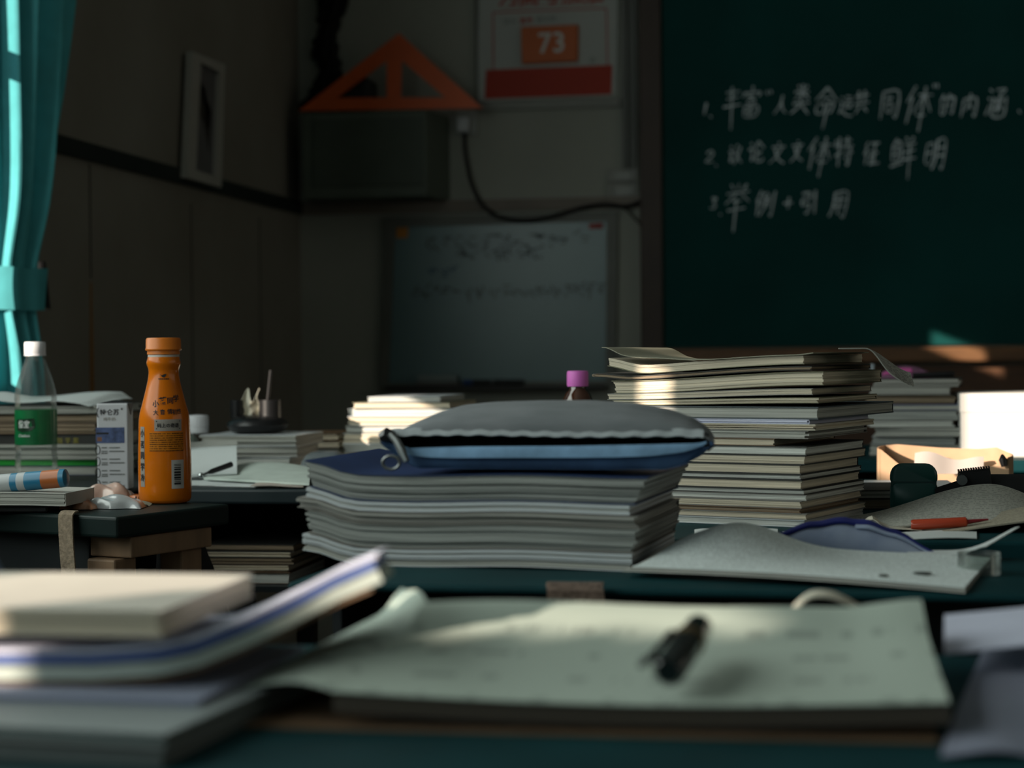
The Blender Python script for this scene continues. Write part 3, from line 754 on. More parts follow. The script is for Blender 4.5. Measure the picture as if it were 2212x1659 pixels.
# ------------------------------------------------------------------ books
def book_meshes(o, L, Wd, Th, pages, cover, bend, rng, layers=None, jit=.0012, shear=0.0, ct=.0009, over=.0015, nx=18, ny=6, covers=(True, True), fan=0.0, spine=None, flare=0.0):
    """page block of separate leaves with soft covers; x along the front edge, y into depth"""
    layers = layers or max(3, int(Th / .0025))
    z0 = ct if covers[0] else 0.0; z1 = Th - (ct if covers[1] else 0.0)
    mb = MB()
    def pos(x, y, z):
        k = z / Th
        xx = x + shear * (k - .5) * (1 if x > 0 else .6) + fan * (k - .5) * (-1 if x < 0 else 0)
        return Vector((xx, y, z + bend(xx, y)))
    per = [(i / nx - .5, 0) for i in range(nx)] + [(.5, j / ny) for j in range(ny)] + [(.5 - i / nx, 1) for i in range(nx)] + [(-.5, 1 - j / ny) for j in range(ny)]
    n = len(per); rings = []
    for k in range(layers):
        ol, orr, of = rng.uniform(-jit, jit), rng.uniform(-jit, jit), rng.uniform(-jit, jit)
        for zz in (lerp(z0, z1, k / layers), lerp(z0, z1, (k + 1) / layers)):
            idx = []
            for (u, v) in per:
                x = u * L + (orr if u >= .499 else ol if u <= -.499 else 0)
                y = v * Wd + (of if v <= 0 else 0)
                idx.append(len(mb.v)); mb.v.append(pos(x, y, zz))
            rings.append((idx, zz))
    dist = [0.0]
    for i in range(n):
        a, b = per[i], per[(i + 1) % n]; dist.append(dist[-1] + math.hypot((a[0] - b[0]) * L, (a[1] - b[1]) * Wd))
    for (ra, za), (rb, zb_) in zip(rings, rings[1:]):
        for i in range(n):
            j = (i + 1) % n
            mb.uv[len(mb.f)] = [(dist[i], za), (dist[i + 1], za), (dist[i + 1], zb_), (dist[i], zb_)]
            mb.f.append([ra[i], ra[j], rb[j], rb[i]])
    for ring, zz in (rings[0], rings[-1]):                      # caps
        grid = {}
        for i, (u, v) in enumerate(per): grid[(round((u + .5) * nx), round(v * ny))] = ring[i]
        for i in range(1, nx):
            for j in range(1, ny):
                grid[(i, j)] = len(mb.v); mb.v.append(pos((i / nx - .5) * L, j / ny * Wd, zz))
        for i in range(nx):
            for j in range(ny):
                mb.uv[len(mb.f)] = [(0, zz)] * 4
                mb.f.append([grid[(i, j)], grid[(i + 1, j)], grid[(i + 1, j + 1)], grid[(i, j + 1)]])
    mb.build('pages', pages, o)
    if cover is None: return
    cm = MB()
    def cov(z):
        return lambda u, v: pos((u - .5) * (L + 2 * over), v * (Wd + over) - over, z) + Vector((0, 0, flare * smooth((abs(u - .5) - .40) / .1) if z > Th / 2 else 0))
    if covers[0]: cm.sheet(cov(ct * .95), nx, ny, ct * .9)
    if covers[1]: cm.sheet(cov(Th), nx, ny, ct * .9)
    if spine == 'back' or (spine is None and all(covers)):
        cm.sheet(lambda u, v: pos((u - .5) * L, Wd + over * .9, lerp(ct, Th - ct, v)), nx, 2, ct * .9)
    elif spine == 'front':
        cm.sheet(lambda u, v: pos((u - .5) * L, -over * .6, lerp(ct, Th - ct, v)), nx, 4, ct * .9)
    elif spine == 'right':
        cm.sheet(lambda u, v: pos(L / 2 + over * .9, u * Wd, lerp(ct, Th - ct, v)), ny, 4, ct * .9)
    cm.build('cover', cover, o, smooth_=True)

def book(label, base, yaw, L, Wd, Th, pages, cover, bend=lambda x, y: 0.0, seed=0, group=None, name='book', cat='book', **kw):
    o = thing(name, label, cat, base, yaw, group)
    book_meshes(o, L, Wd, Th, pages, cover, bend, random.Random(seed), **kw)
    return o
def axes(yaw): return Vector((math.cos(yaw), math.sin(yaw), 0)), Vector((-math.sin(yaw), math.cos(yaw), 0))

ORD = ['lowest', 'second', 'third', 'fourth', 'fifth', 'sixth', 'seventh', 'eighth', 'ninth', 'tenth', 'eleventh', 'twelfth', 'thirteenth', 'fourteenth', 'fifteenth', 'sixteenth', 'seventeenth', 'eighteenth', 'nineteenth', 'twentieth']

# ---- tall stack on the right
yawR = math.radians(-21.5); CR = at_z(1738, 1140, DZ); SR = CR.y / math.cos(YAW) / F_PX * math.cos(YAW)
dR = (CR - CAM).dot(F); SR = dR / F_PX
exR, eyR = axes(yawR)
stackR = [  # (py_bottom, py_top, right px, pages, cover, look, spine)
 (1140, 1124.5, 1736, P_white, C_white, 'pale exercise book', None), (1124, 1110, 1741, P_cream, C_grey, 'cream paged book', None),
 (1109.5, 1100, 1728, P_brown, C_brown, 'thin brownish book', None), (1099.5, 1083, 1729, P_cream, C_grey, 'cream book', None),
 (1082.5, 1070, 1741, P_white, C_grey, 'thin pale book', None), (1069.5, 1059, 1735, P_white, C_dark, 'white edged book', None),
 (1058.5, 1038, 1731, P_cream, C_dark, 'thick cream book', None), (1037.5, 1026, 1728, P_white, C_dark, 'thin white book', None),
 (1025.5, 1005, 1729, P_cream, C_dark, 'thick cream book with dark cover', None), (1004.5, 985, 1738, P_cream, C_dark, 'cream book', None),
 (984.5, 965, 1742, P_white, C_dark, 'pale book', None)]
HLF = .245
for i, (yb, yt, rp, pg, cv, look, spn) in enumerate(stackR):
    Th = (yb - yt) * SR; dx = (rp - 1738) * SR
    base = CR + exR * (dx - HLF / 2) + Vector((0, 0, (1140 - yb) * SR + .0002))
    book('%s, %s from the bottom of the tall stack' % (look, ORD[i] if i else 'lowest one' if False else ORD[i]) if i else 'pale exercise book at the very bottom of the tall stack', base, yawR, HLF, .178 + .006 * math.sin(i * 3), Th, pg, cv, bend=lambda x, y: 0.0, seed=20 + i, group='books in the tall stack', jit=.0009)
zc_ = [(1140 - 964.5) * SR]
def upR(label, hpx, rp, pg, cv, Lx=HLF, Wd=.178, dy=0.0, bend=lambda x, y: 0.0, seed=0, gap=.4, yawoff=0.0, **kw):
    base = CR + exR * ((rp - 1738) * SR - Lx / 2) + eyR * dy + Vector((0, 0, zc_[0]))
    o = book(label, base, yawR + yawoff, Lx, Wd, hpx * SR, pg, cv, bend=bend, seed=seed, group='books in the tall stack', **kw)
    zc_[0] += (hpx + gap) * SR
    return o
tilt = lambda k: (lambda x, y: .011 * k * smooth((x + HLF / 2) / HLF) )
upR('short orange lit book sticking out less, above the pale books of the tall stack', 16, 1668, P_cream, C_brown, Lx=.19, seed=41)
upR('limp grey magazine with uneven sheets in the middle of the tall stack', 18, 1746, P_grey, C_grey, seed=42, jit=.003, bend=lambda x, y: -.0045 * math.sin(math.pi * min(1, max(0, (x + HLF / 2) / HLF))) * 0)
upR('cream sheaf of papers with a crumpled right corner in the tall stack', 13, 1762, P_cream, M_cream, seed=43, jit=.0035, layers=5)
z_white = zc_[0]
upR('white lilac folded paper with rounded fold in the tall stack', 10, 1748, page_mat('lilac_edges', (.66, .67, .80), .8), M_lilac, seed=44, layers=3, spine='right')
upR('thick grey hardcover jutting out to the right in the tall stack', 27, 1769, P_grey, mat('charcoal_cover', (.06, .075, .085), .6), seed=45, Wd=.235, jit=.0005, ct=.0014)
upR('thin booklet with curled paper corner under the two top books of the tall stack', 12, 1770, P_cream, C_olive, seed=46, jit=.002, bend=tilt(.35))
upR('slim cream book third from the top of the tall stack', 14, 1757, P_cream, C_grey, seed=47, bend=tilt(.6))
upR('thick cream paperback second from the top of the tall stack', 29, 1782, P_cream, C_olive, Lx=.25, seed=48, bend=tilt(.9), jit=.001, fan=.004)
lb = lambda x, y: .011 * smooth((x + HLF / 2) / HLF) + .010 * smooth((-x - .07) / .055)
upR('dark covered magazine with curling left corners in the tall stack', 9, 1755, P_brown, C_dark, Lx=.262, seed=49, bend=lambda x, y: .011 * smooth((x + HLF / 2) / HLF) + .004 * smooth((-x - .08) / .05), jit=.003, layers=4)
zc_[0] += 4 * SR
tb = upR('open top book of the tall stack with its cover lifting off', 19, 1738, P_cream, C_olive, Lx=.235, seed=50, bend=lb, covers=(True, False), spine='none')
# lifted cover of the top book
zt0 = 19 * SR
def topc(u, v):
    x = lerp(-.125, .130, u); y = lerp(-.004, .165, v)
    z = zt0 + .0012 + lb(min(x, .12), y) + .0075 * math.exp(-((x + .075) / .05) ** 2) * (1 - .5 * v) + .004 * smooth((x - .11) / .04) * (1 - v * .3) + .008 * smooth((-x - .095) / .03)
    return Vector((x, y, z))
MB().sheet(topc, 40, 8, .0009).build('cover', mat('olive_top_cover', (.28, .27, .20), .6), tb, smooth_=True)
# sheet sliding off to the right from under the top cover
bz = CR.z + zc_[0] - 8 * SR
PB = CR + exR * .01
ZT = tb.location.z + zt0 + .011 + .0012 + .004 + .0014
def flap(u, v):
    px = lerp(1812, 1972, u); y = PB.y + lerp(.03, .13, v) + .02 * u
    x = at_y(px, 790, PB.y + .09).x
    return Vector((x, y, ZT + .0010 - .029 * smooth((px - 1865) / 115) - .014 * (1 - v) * smooth((px - 1872) / 50)))
MB().sheet(flap, 24, 10, .0012).build('loose_paper', print_mat('printed_flap', (.42, .42, .38), line=.005), smooth_=True, tag=('printed paper sagging out to the right of the tall stack top', 'paper'))

# ---- thick pile on the second desk
yawM = math.radians(-6.0); CM = at_z(1362, 1235, DZ); SM = (CM - CAM).dot(F) / F_PX
exM, eyM = axes(yawM); LM = .302
def bendM(x, y): return .011 * smooth((-x - .10) / .05) + .001 * math.sin(x * 30)
zz = .0012
def midbook(label, hpx, rp, pg, cv, Lx=LM, bend=bendM, seed=0, Wd=.205, **kw):
    global zz
    hpx *= .90
    oc_ = (rp - 1362) * SM - Lx / 2
    base = CM + exM * oc_ + Vector((0, 0, zz))
    o = book(label, base, yawM, Lx, Wd, hpx * SM, pg, cv, bend=lambda x, y: bend(x + oc_ + LM / 2, y), seed=seed, group='books under the pencil case', **kw)
    zz += hpx * SM + .0006
    return o
midbook('grey paged exercise pad at the bottom of the pile under the pencil case', 20, 1362, P_grey, C_white, seed=60, jit=.002)
midbook('soft white covered magazine second lowest under the pencil case', 20, 1362, P_white, C_white, seed=61, jit=.0012, layers=4, ct=.003)
midbook('thick newsprint workbook in the middle of the pile under the pencil case', 62, 1372, P_news, C_grey, seed=62, jit=.0025, shear=.006, fan=.006, ct=.0012)
midbook('thin workbook below the pale folder in the pile under the pencil case', 26, 1376, P_news2, C_grey, Lx=.312, seed=63, jit=.003, ct=.0012)
midbook('pale folder with soft white cover in the pile under the pencil case', 24, 1358, P_white, C_white, Lx=.296, seed=64, jit=.0015, layers=4, ct=.0035)
midbook('thick dog-eared workbook with navy cover directly under the pencil case', 66, 1384, P_news, C_navy, Lx=.305, seed=65, jit=.003, shear=.010, fan=.012, ct=.001)
ZPC = zz + DZ
# dog ear at the right end
def ear(u, v):
    x = LM / 2 + .005 + lerp(-.05, .006, u); y = lerp(-.002, .05, v)
    return Vector((x, y, (.016 * smooth(u)) * (1 - v * .8)))
ob = CM + exM * (-LM / 2 + .003) + Vector((0, 0, ZPC - DZ + .0006))

# ---- pencil case on the pile
pc = thing('pencil_case', 'grey blue zipped pencil case lying on the thick pile of workbooks', 'pencil case')
yP = CM.y + .02
pcl = at_y(812, 945, yP); pcr = at_y(1537, 950, yP)
exP = (pcr - pcl); exP.z = 0; LP = exP.length; yawP = yawM + .03
pc.location = (at_y(1174, 1000, yP).x, yP, ZPC + .0035); pc.rotation_euler = (0, 0, yawP)
SP = (pcl - CAM).dot(F) / F_PX
# silhouettes in metres above the case's base, by x fraction 0..1
base_py = 1013
TOPT = [(0, 948), (.03, 935), (.08, 912), (.14, 892), (.21, 878), (.30, 872), (.45, 869), (.60, 869), (.74, 876), (.84, 889), (.92, 908), (.97, 928), (1, 950)]
ULIP = [(0, 950), (.02, 942), (.06, 938), (.3, 936), (.6, 940), (.9, 938), (.97, 940), (1, 952)]
LLIP = [(0, 951), (.04, 958), (.09, 972), (.3, 968), (.6, 966), (.85, 962), (.96, 960), (1, 953)]
BOT = [(0, 952), (.05, 985), (.10, 1008), (.16, 1020), (.25, 1025), (.7, 1025), (.82, 1020), (.92, 1000), (1, 954)]
def zt_at(tab, u): return (base_py - interp(tab, u)) * SP * 1.0
def depth_at(u): return .125 * (max(0.0, 1 - (2 * u - 1) ** 6)) ** .5 + .004
M_den = mat('grey_denim', (.14, .155, .165), .9, .35, 14, bump=.3, stretch=(1, 3, 3), col2=(.21, .22, .235))
M_denb = mat('blue_denim', (.035, .08, .17), .9, .3, 30, bump=.3)
M_rim = mat('pale_blue_rim', (.17, .30, .46), .9, .25, 40)
def upper(u, v):
    x = (u - .5) * LP; zl, zh = zt_at(ULIP, u), zt_at(TOPT, u); D = depth_at(u)
    a = v * math.pi * .62                     # from the lip up and over to the back
    y = .004 + D * .5 * (1 - math.cos(a * 1.45)) if False else D * smooth(v) * .95
    z = lerp(zl, zh, math.sin(min(1, v * 1.9) * math.pi / 2) ** .75) if v < .55 else lerp(zh, (zl + zh) / 2 - .004, smooth((v - .55) / .45))
    return Vector((x, y + .0015 * math.sin(u * 25) * v, z))
MB().sheet(upper, 60, 20, .0022).build('upper_flap', M_den, pc, smooth_=True)
def lower(u, v):
    x = (u - .5) * LP; zl, zb2 = zt_at(LLIP, u), max(.0006, zt_at(BOT, u)); D = depth_at(u)
    if v < .5: y = .002 - .006 * math.sin(v * 2 * math.pi) * min(1, 6 * u * (1 - u)); z = lerp(zl, zb2, smooth(v / .5))
    else: y = D * smooth((v - .5) / .5); z = lerp(zb2, zb2 + .002, (v - .5) / .5)
    return Vector((x, y, z))
MB().sheet(lambda u, v: lower(u, v), 60, 20, -.002).build('lower_shell', M_denb, pc, smooth_=True)
def rim(u, v):
    x = (u - .5) * LP * .93 + .006; uu = x / LP + .5; zl = zt_at(LLIP, uu); zb2 = zt_at(BOT, uu)
    k = .42 * v; y = .0005 - .006 * math.sin(k * math.pi) * min(1, 6 * uu * (1 - uu)) - .003
    return Vector((x, y, lerp(zl, zb2, smooth(k)) + .001))
MB().sheet(rim, 50, 6, .0012).build('lower_rim', M_rim, pc, smooth_=True)
def urim(u, v):
    x = (u - .5) * LP * .95; uu = x / LP + .5; zl = zt_at(ULIP, uu); zh = zt_at(TOPT, uu)
    return Vector((x, -.0022 + .004 * v, zl + .0065 * v - .001 + .0006 * math.sin(u * 90)))
MB().sheet(urim, 60, 3, .0012).build('stitched_edge', mat('pale_grey_stitch', (.36, .39, .41), .9, .2, 60), pc, smooth_=True)
def lining(u, v):
    x = (u - .5) * LP * .97; uu = x / LP + .5; D = depth_at(uu)
    return Vector((x, .006 + D * .25 * math.sin(v * math.pi), lerp(zt_at(LLIP, uu) - .003, zt_at(ULIP, uu) + .003, v)))
MB().sheet(lining, 40, 6, .001).build('lining', M_black, pc, smooth_=True)
def pp(px, py, dy=-.008):
    w = at_y(px, py, yP) - Vector(pc.location); c, s = math.cos(-yawP), math.sin(-yawP)
    return Vector((w.x * c - w.y * s, dy, w.z))
M_zip = mat('dull_zip_metal', (.16, .17, .17), .35, .1, 20, metal=.6)
MB().tube([pp(843, 938, -.010), pp(858, 952, -.012), pp(872, 972, -.016), pp(884, 996, -.018)], [.003, .0036, .0042, .003], 8).build('zip_pull', M_zip, pc, smooth_=True)
rp0 = pp(852, 998, -.020)
MB().tube([rp0 + Vector((.008 * math.cos(a), 0, .006 * math.sin(a))) for a in [i * math.pi / 8 for i in range(16)]], .0016, 6, closed=True).build('key_ring', M_zip, pc, smooth_=True)
MB().tube([pp(815, 946, -.002), pp(830, 940, -.003), pp(845, 945, -.004)], [.004, .007, .005], 8).build('zip_end', M_blackp, pc, smooth_=True)
MB().tube([pp(1528, 955, .004), pp(1540, 968, .004)], [.005, .004], 8).build('zip_end', M_blackp, pc, smooth_=True)

# ---- front of desk 2: folded newspaper, blue pouch, curled sheet, tape
NP = [at_z(1345, 1248, DZ), at_z(2085, 1284, DZ), at_z(2140, 1216, DZ), at_z(1500, 1206, DZ)]
for p in NP: p.z = DZ
def newsp(layer):
    def f(u, v):
        p = NP[0].lerp(NP[1], u).lerp(NP[3].lerp(NP[2], u), v)
        h = .024 * math.exp(-((u - .13) / .20) ** 2) * smooth(v * 1.1) + .0045 * (1 - u) + .0025 * math.sin(math.pi * u)
        p.z = DZ + .0016 + layer * .0016 + h
        p += Vector((.004 * layer * (1 - u), .003 * layer * (1 - v), 0))
        return p
    return f
M_news = print_mat('newsprint', (.76, .83, .83), ink=(.12, .12, .12), line=.0045, word=330, thresh=.50, strength=.4)
nw = thing('newspaper', 'humped folded newspaper lying beside the thick pile on the second desk', 'newspaper', NP[0]); NW0 = Vector(nw.location)
for k in range(3):
    o = off(MB().sheet(newsp(k), 40, 20, .0009, uv=(.5, .2)), NW0).build('page', M_news if k == 2 else M_grey, nw, smooth_=True)
def on_news(px, py):                                           # two printed marks
    return at_z(px, py, DZ + .0105)
for px, py, w, h in ((1908, 1237, 10, 11), (1992, 1231, 20, 8)):
    c = on_news(px, py); s = .00038
    MB().prism([(w * s * math.cos(a), h * s * 2.2 * math.sin(a)) for a in [i * math.pi / 8 for i in range(16)]], lambda u, v, t: (c.x + u - NW0.x, c.y + v - NW0.y, c.z + .0008 * t - .0028 - NW0.z)).build('printed_emblem', M_inkgrey, o)
# blue pouch
bp_ = thing('pouch', 'blue and grey fabric pouch with navy edge behind the newspaper', 'pouch')
yb_ = at_z(1830, 1213, DZ).y + .03
xa, xb = at_y(1640, 1180, yb_).x, at_y(2022, 1205, yb_).x; LB = xb - xa
bp_.location = ((xa + xb) / 2, yb_, DZ + .0002)
SB = (at_y(1830, 1180, yb_) - CAM).dot(F) / F_PX
PT = [(0, 4), (.1, 40), (.3, 64), (.5, 72), (.62, 66), (.78, 48), (.92, 20), (1, 3)]
def pouch(u, v):
    h = interp(PT, u) * SB; D = .075 * math.sqrt(max(0.02, math.sin(math.pi * min(1, max(0, u))))); a = v * math.pi
    rip = .0008 * math.sin(u * 32) * math.sin(a)
    return Vector(((u - .5) * LB, D * .5 - D * .5 * math.cos(a), max(.0004, (h + rip) * math.sin(a) ** .8)))
M_pou = mat('grey_blue_fabric', (.22, .27, .40), .9, .25, 26, bump=.4, col2=(.33, .38, .50))
MB().sheet(pouch, 48, 18, .0015).build('body', M_pou, bp_, smooth_=True)
M_navyf = mat('navy_fabric', (.008, .016, .16), .8, .2, 30)
def pedge(u, v):
    p = pouch(u, lerp(.36, .52, v)); p.z += .0035; return p + Vector((0, -.001, 0))
MB().sheet(pedge, 48, 4, .0022).build('navy_edging', M_navyf, bp_, smooth_=True)
MB().sheet(lambda u, v: pouch(lerp(.55, 1, u), lerp(.30, .37, v)) + Vector((0, -.0022, .002)), 30, 3, .001).build('pale_piping', mat('pale_blue_piping', (.35, .42, .58), .8), bp_, smooth_=True)
# curled sheet
def curl(u, v):
    p0 = at_z(lerp(1960, 2130, u), lerp(1211, 1200, v), DZ + .001); e = smooth((u - .45) / .55)
    return Vector((p0.x + .03 * e * v, p0.y, DZ + .006 + .022 * e * e * (.35 + .65 * v)))
MB().sheet(curl, 24, 12, .0008).build('paper_sheet', M_paper, smooth_=True, tag=('white sheet with upturned right corner near the right edge of the picture', 'paper'))
c = at_z(2115, 1240, DZ)
rt = MB(); ring = [(c.x + .018 * math.cos(a), c.y + .018 * math.sin(a)) for a in [i * math.pi / 16 for i in range(32)]]
n = 32
for zz_ in (DZ + .0005, DZ + .0185):
    for k_, r in enumerate((1.0, .8)):
        for (x, y) in ring: rt.v.append(Vector((c.x + (x - c.x) * r, c.y + (y - c.y) * r, zz_)))
for i in range(n):
    j = (i + 1) % n
    rt.f += [[i, j, 2 * n + j, 2 * n + i], [n + i, 3 * n + i, 3 * n + j, n + j], [2 * n + i, 2 * n + j, 3 * n + j, 3 * n + i], [i, n + i, n + j, j]]
rt.build('tape_roll', clear_mat('clear_tape', (.75, .78, .76)), smooth_=True, tag=('roll of clear tape at the right end of the newspaper', 'tape'))
# brown woven strap hanging in front of desk 2
c = at_z(1243, 1272, DZ)
st = thing('strap', 'brown woven strap hanging over the front edge of the second desk', 'strap', (c.x, c.y - .008, DZ))
wv = mat('brown_webbing', (.13, .09, .07), .95, .4, 260, bump=.8)
def strap(u, v):
    x = (u - .5) * .046; s = v * .16
    if s < .012: return Vector((x, .012 - s, .0032))
    return Vector((x + .004 * math.sin(v * 4), -.004 - .006 * math.sin((s - .012) * 14), .003 - (s - .012)))
MB().sheet(strap, 6, 30, .0022).build('webbing', wv, st, smooth_=True)

# ------------------------------------------------------------------ desk 3 right: earbud case, black bag, open book, red pen, papers
c = at_z(1975, 1108, DZ); S_ = (c - CAM).dot(F) / F_PX
ec = thing('earbud_case', 'small rounded dark teal earbud case standing on the desk', 'earbud case', (c.x, c.y + .011, DZ), math.radians(-4))
def rbox(mb, hx, hy, z0, z1, r, n=5, rt=None):
    """box with well rounded corners seen from the front (x-z) and softly rounded in depth"""
    prof = []
    for (cx, cz, a0) in ((hx - r, z1 - r, 0), (-hx + r, z1 - r, 90), (-hx + r, z0 + r, 180), (hx - r, z0 + r, 270)):
        for k in range(n + 1):
            a = math.radians(a0 + 90 * k / n); prof.append((cx + r * math.cos(a), cz + r * math.sin(a)))
    steps = [(-1, .72), (-.9, .88), (-.65, .97), (-.3, 1), (.3, 1), (.65, .97), (.9, .88), (1, .72)]
    cz = (z0 + z1) / 2; b = len(mb.v); m_ = len(prof)
    for yy, s in steps:
        for (x, z) in prof:
            dx = max(0, abs(x) - hx * .55) * (1 - s) ; mb.v.append(Vector((x - math.copysign(dx, x), yy * hy, z - math.copysign(max(0, abs(z - cz) - (z1 - z0) * .28) * (1 - s), z - cz) if z > z0 + r else z)))
    for i in range(len(steps) - 1):
        for k in range(m_):
            l = (k + 1) % m_; mb.f.append([b + i * m_ + k, b + i * m_ + l, b + (i + 1) * m_ + l, b + (i + 1) * m_ + k])
    mb.f.append([b + k for k in range(m_)]); mb.f.append([b + (len(steps) - 1) * m_ + k for k in range(m_)][::-1])
    return mb
M_ear = mat('teal_plastic', (.012, .095, .085), .35, .06, 8, spec=.5)
hgt = 106 * S_; hx_ = 50.5 * S_
sp = .64 * hgt
rbox(MB(), hx_, .011, 0.0003, sp - .0003, .008).build('body', M_ear, ec, smooth_=True)
# square the seam: overlap lid and body with straight inner edges
lid = MB(); rbox(lid, hx_, .011, sp - .012, hgt, .014)
for i, v in enumerate(lid.v):
    if v.z < sp: lid.v[i] = Vector((math.copysign(max(abs(v.x), 0), v.x), v.y, max(v.z, sp)))
lid.build('lid', M_ear, ec, smooth_=True)
MB().quad_box((-hx_ + .0012, -.0102, sp - .009), (hx_ - .0012, .0102, sp + .001)).build('seam_band', mat('seam_teal', (.007, .06, .055), .4), ec, bevel=.001)
# black bag
c = at_z(2120, 1150, DZ); yb2 = c.y + .20
a, b = at_y(2022, 1100, yb2), at_y(2300, 1100, yb2)
bg = thing('black_bag', 'black pouch bag with ribbed buckle beside the teal earbud case', 'bag', ((a.x + b.x) / 2, yb2, DZ))
hgt2 = at_y(2150, 1030, yb2).z - DZ
bagm = MB()
def bagf(u, v):
    a_ = v * math.pi; h = hgt2 * min(1, .62 + .9 * min(u * 1.2, .42))
    return Vector(((u - .5) * (b.x - a.x), .04 - .04 * math.cos(a_), .0004 + h * (math.sin(a_) ** .45)))
bagm.sheet(bagf, 24, 20, .002).build('body', M_black, bg, smooth_=True)
e = at_y(2108, 1046, yb2) - Vector(bg.location)
bk = MB().quad_box((-.018, -.004, -.006), (.018, .010, .016), Matrix.Translation((e.x, .004, e.z)) @ Matrix.Rotation(-.12, 4, 'Y')).build('buckle', M_blackp, bg, bevel=.002)
rb = MB()
for i in range(13): rb.quad_box((-.0175 + i * .0028, -.005, .015), (-.0159 + i * .0028, .009, .0185), Matrix.Translation((e.x, .004, e.z)) @ Matrix.Rotation(-.12, 4, 'Y'))
rb.build('ribs', M_blackp, bk)
e = at_y(2077, 1036, yb2) - Vector(bg.location)
MB().tube([(e.x, -.012, e.z), (e.x, .002, e.z)], .0058, 16).build('snap_button', mat('grey_button', (.10, .11, .11), .4), bg, smooth_=True)
# open book with humped page
M_page = print_mat('printed_page', (.50, .50, .45), ink=(.06, .06, .06), line=.008, word=260, thresh=.5, strength=.35)
def hump(u, v):
    px = lerp(1822, 2330, u); p = at_z(px, lerp(1146, 1118, v), DZ)
    h = .002 + .036 * smooth(u / .62) * (1 - .75 * smooth((u - .62) / .35)) * (.25 + .75 * v)
    return Vector((p.x, p.y, DZ + h))
ob_ = thing('open_book', 'open book with a humped printed page under the red pen', 'book', (at_z(2060, 1146, DZ).x, at_z(2060, 1146, DZ).y, DZ))
OB0 = Vector(ob_.location)
off(MB().sheet(hump, 40, 14, .0016, uv=(.28, .16)), OB0).build('page', M_page, ob_, smooth_=True)
def frontleaf(u, v):
    px = lerp(1985, 2330, u); p = at_z(px, lerp(1150, 1137, v), DZ)
    return Vector((p.x, p.y - .012, DZ + .0012 + .026 * smooth(u / .9) * (.55 + .45 * v)))
off(MB().sheet(frontleaf, 30, 10, .0016, uv=(.2, .1)), OB0).build('front_leaf', print_mat('tan_page', (.40, .36, .28), line=.005, strength=.3), ob_, smooth_=True)
off(MB().sheet(lambda u, v: Vector((at_z(lerp(1870, 1990, u), 1145, DZ).x, OB0.y + lerp(-.02, .02, v), DZ + .006 - .004 * u + .008 * math.exp(-((u - .12) / .14) ** 2))), 16, 6, .0008), OB0).build('curled_corner', M_cream, ob_, smooth_=True)
rp_ = thing('red_pen', 'orange red pen lying across the open book page', 'pen')
A = at_z(1968, 1133, DZ + .012); B = at_z(2126, 1121, DZ + .019); A.y -= .02; B.y -= .02
A = at_y(1968, 1134, OB0.y - .016); B = at_y(2090, 1127, OB0.y - .012); Cc = at_y(2135, 1122, OB0.y - .012)
rp_.location = A
MB().tube([Vector((0, 0, 0)), Vector((.002, 0, 0)), (B - A) * .97, B - A], [.0046, .0058, .0052, .003], 14).build('barrel', mat('orange_red_plastic', (.42, .045, .012), .3, .05, 9, coat=.4), rp_, smooth_=True)
MB().tube([B - A, Cc - A], [.0026, .0009], 10).build('tip', mat('red_tip', (.20, .015, .02), .35), rp_, smooth_=True)
# loose papers at the front edge of that desk
fp = []
for k, (x0, x1, yy0, yy1, lab) in enumerate(((1690, 2110, 1166, 1150, 'white sheet hanging at the front edge of the desk behind the blue pouch'), (1500, 1680, 1156, 1146, 'small pale sheet under the front of the tall stack'))):
    def f(u, v, x0=x0, x1=x1, yy0=yy0, yy1=yy1):
        p = at_z(lerp(x0, x1, u), lerp(yy0, yy1, v), DZ); return Vector((p.x, p.y, DZ + .0012 + .0012 * math.sin(u * 9)))
    MB().sheet(f, 20, 8, .0008).build('paper_sheet', M_paper if k == 0 else M_olive if False else M_paper, smooth_=True, tag=(lab, 'paper'))
# dark books beside the tall stack
c = at_z(1900, 1108, DZ)
book('dark book lying flat between the tall stack and the earbud case', (c.x - .002, c.y + .05, DZ + .0003), .14, .10, .14, .012, P_brown, C_dark, seed=70)
book('thin black folder on the dark book beside the tall stack', (c.x + .004, c.y + .055, DZ + .0127), .16, .10, .13, .010, P_grey, C_dark, seed=71)

# ------------------------------------------------------------------ tan pouch and sunlit paper
yt_ = at_z(2040, 1046, DZ).y
book('sunlit lined notebook under the tan pouch', (at_z(1935, 1070, DZ).x, at_z(1935, 1070, DZ).y, DZ + .0003), .05, .16, .14, .010, P_white, C_white, seed=72)
tp = thing('tan_pouch', 'open tan leather pouch catching the sun on the desk', 'pouch', (at_y(2040, 1040, yt_).x, yt_, DZ), -.10)
ST = (at_y(2040, 1000, yt_) - CAM).dot(F) / F_PX; wT = 270 * ST
def tback(u, v):
    x = (u - .5) * wT; h = interp([(0, 76), (.1, 78), (.45, 70), (.75, 68), (.9, 72), (1, 60)], u) * ST
    return Vector((x, .09 - .02 * (1 - v) + .01 * math.sin(u * 3), .0005 + h * v))
def tfront(u, v):
    x = (u - .5) * wT; h = interp([(0, 74), (.15, 40), (.3, 20), (.7, 22), (.88, 40), (1, 58)], u) * ST
    return Vector((x, .004 * math.sin(u * math.pi) - .0, .0005 + h * v))
MB().sheet(tback, 30, 8, .002).build('back_wall', M_tan, tp, smooth_=True)
MB().sheet(tfront, 30, 8, .002).build('front_wall', M_tan, tp, smooth_=True)
for u0, nm in ((0, 'end_wall'), (1, 'end_wall')):
    MB().sheet(lambda u, v: tfront(u0, v).lerp(tback(u0, v), u) + Vector((.006 * math.sin(u * math.pi) * (1 if u0 else -1), 0, 0)), 10, 8, .002).build(nm, M_tan, tp, smooth_=True)
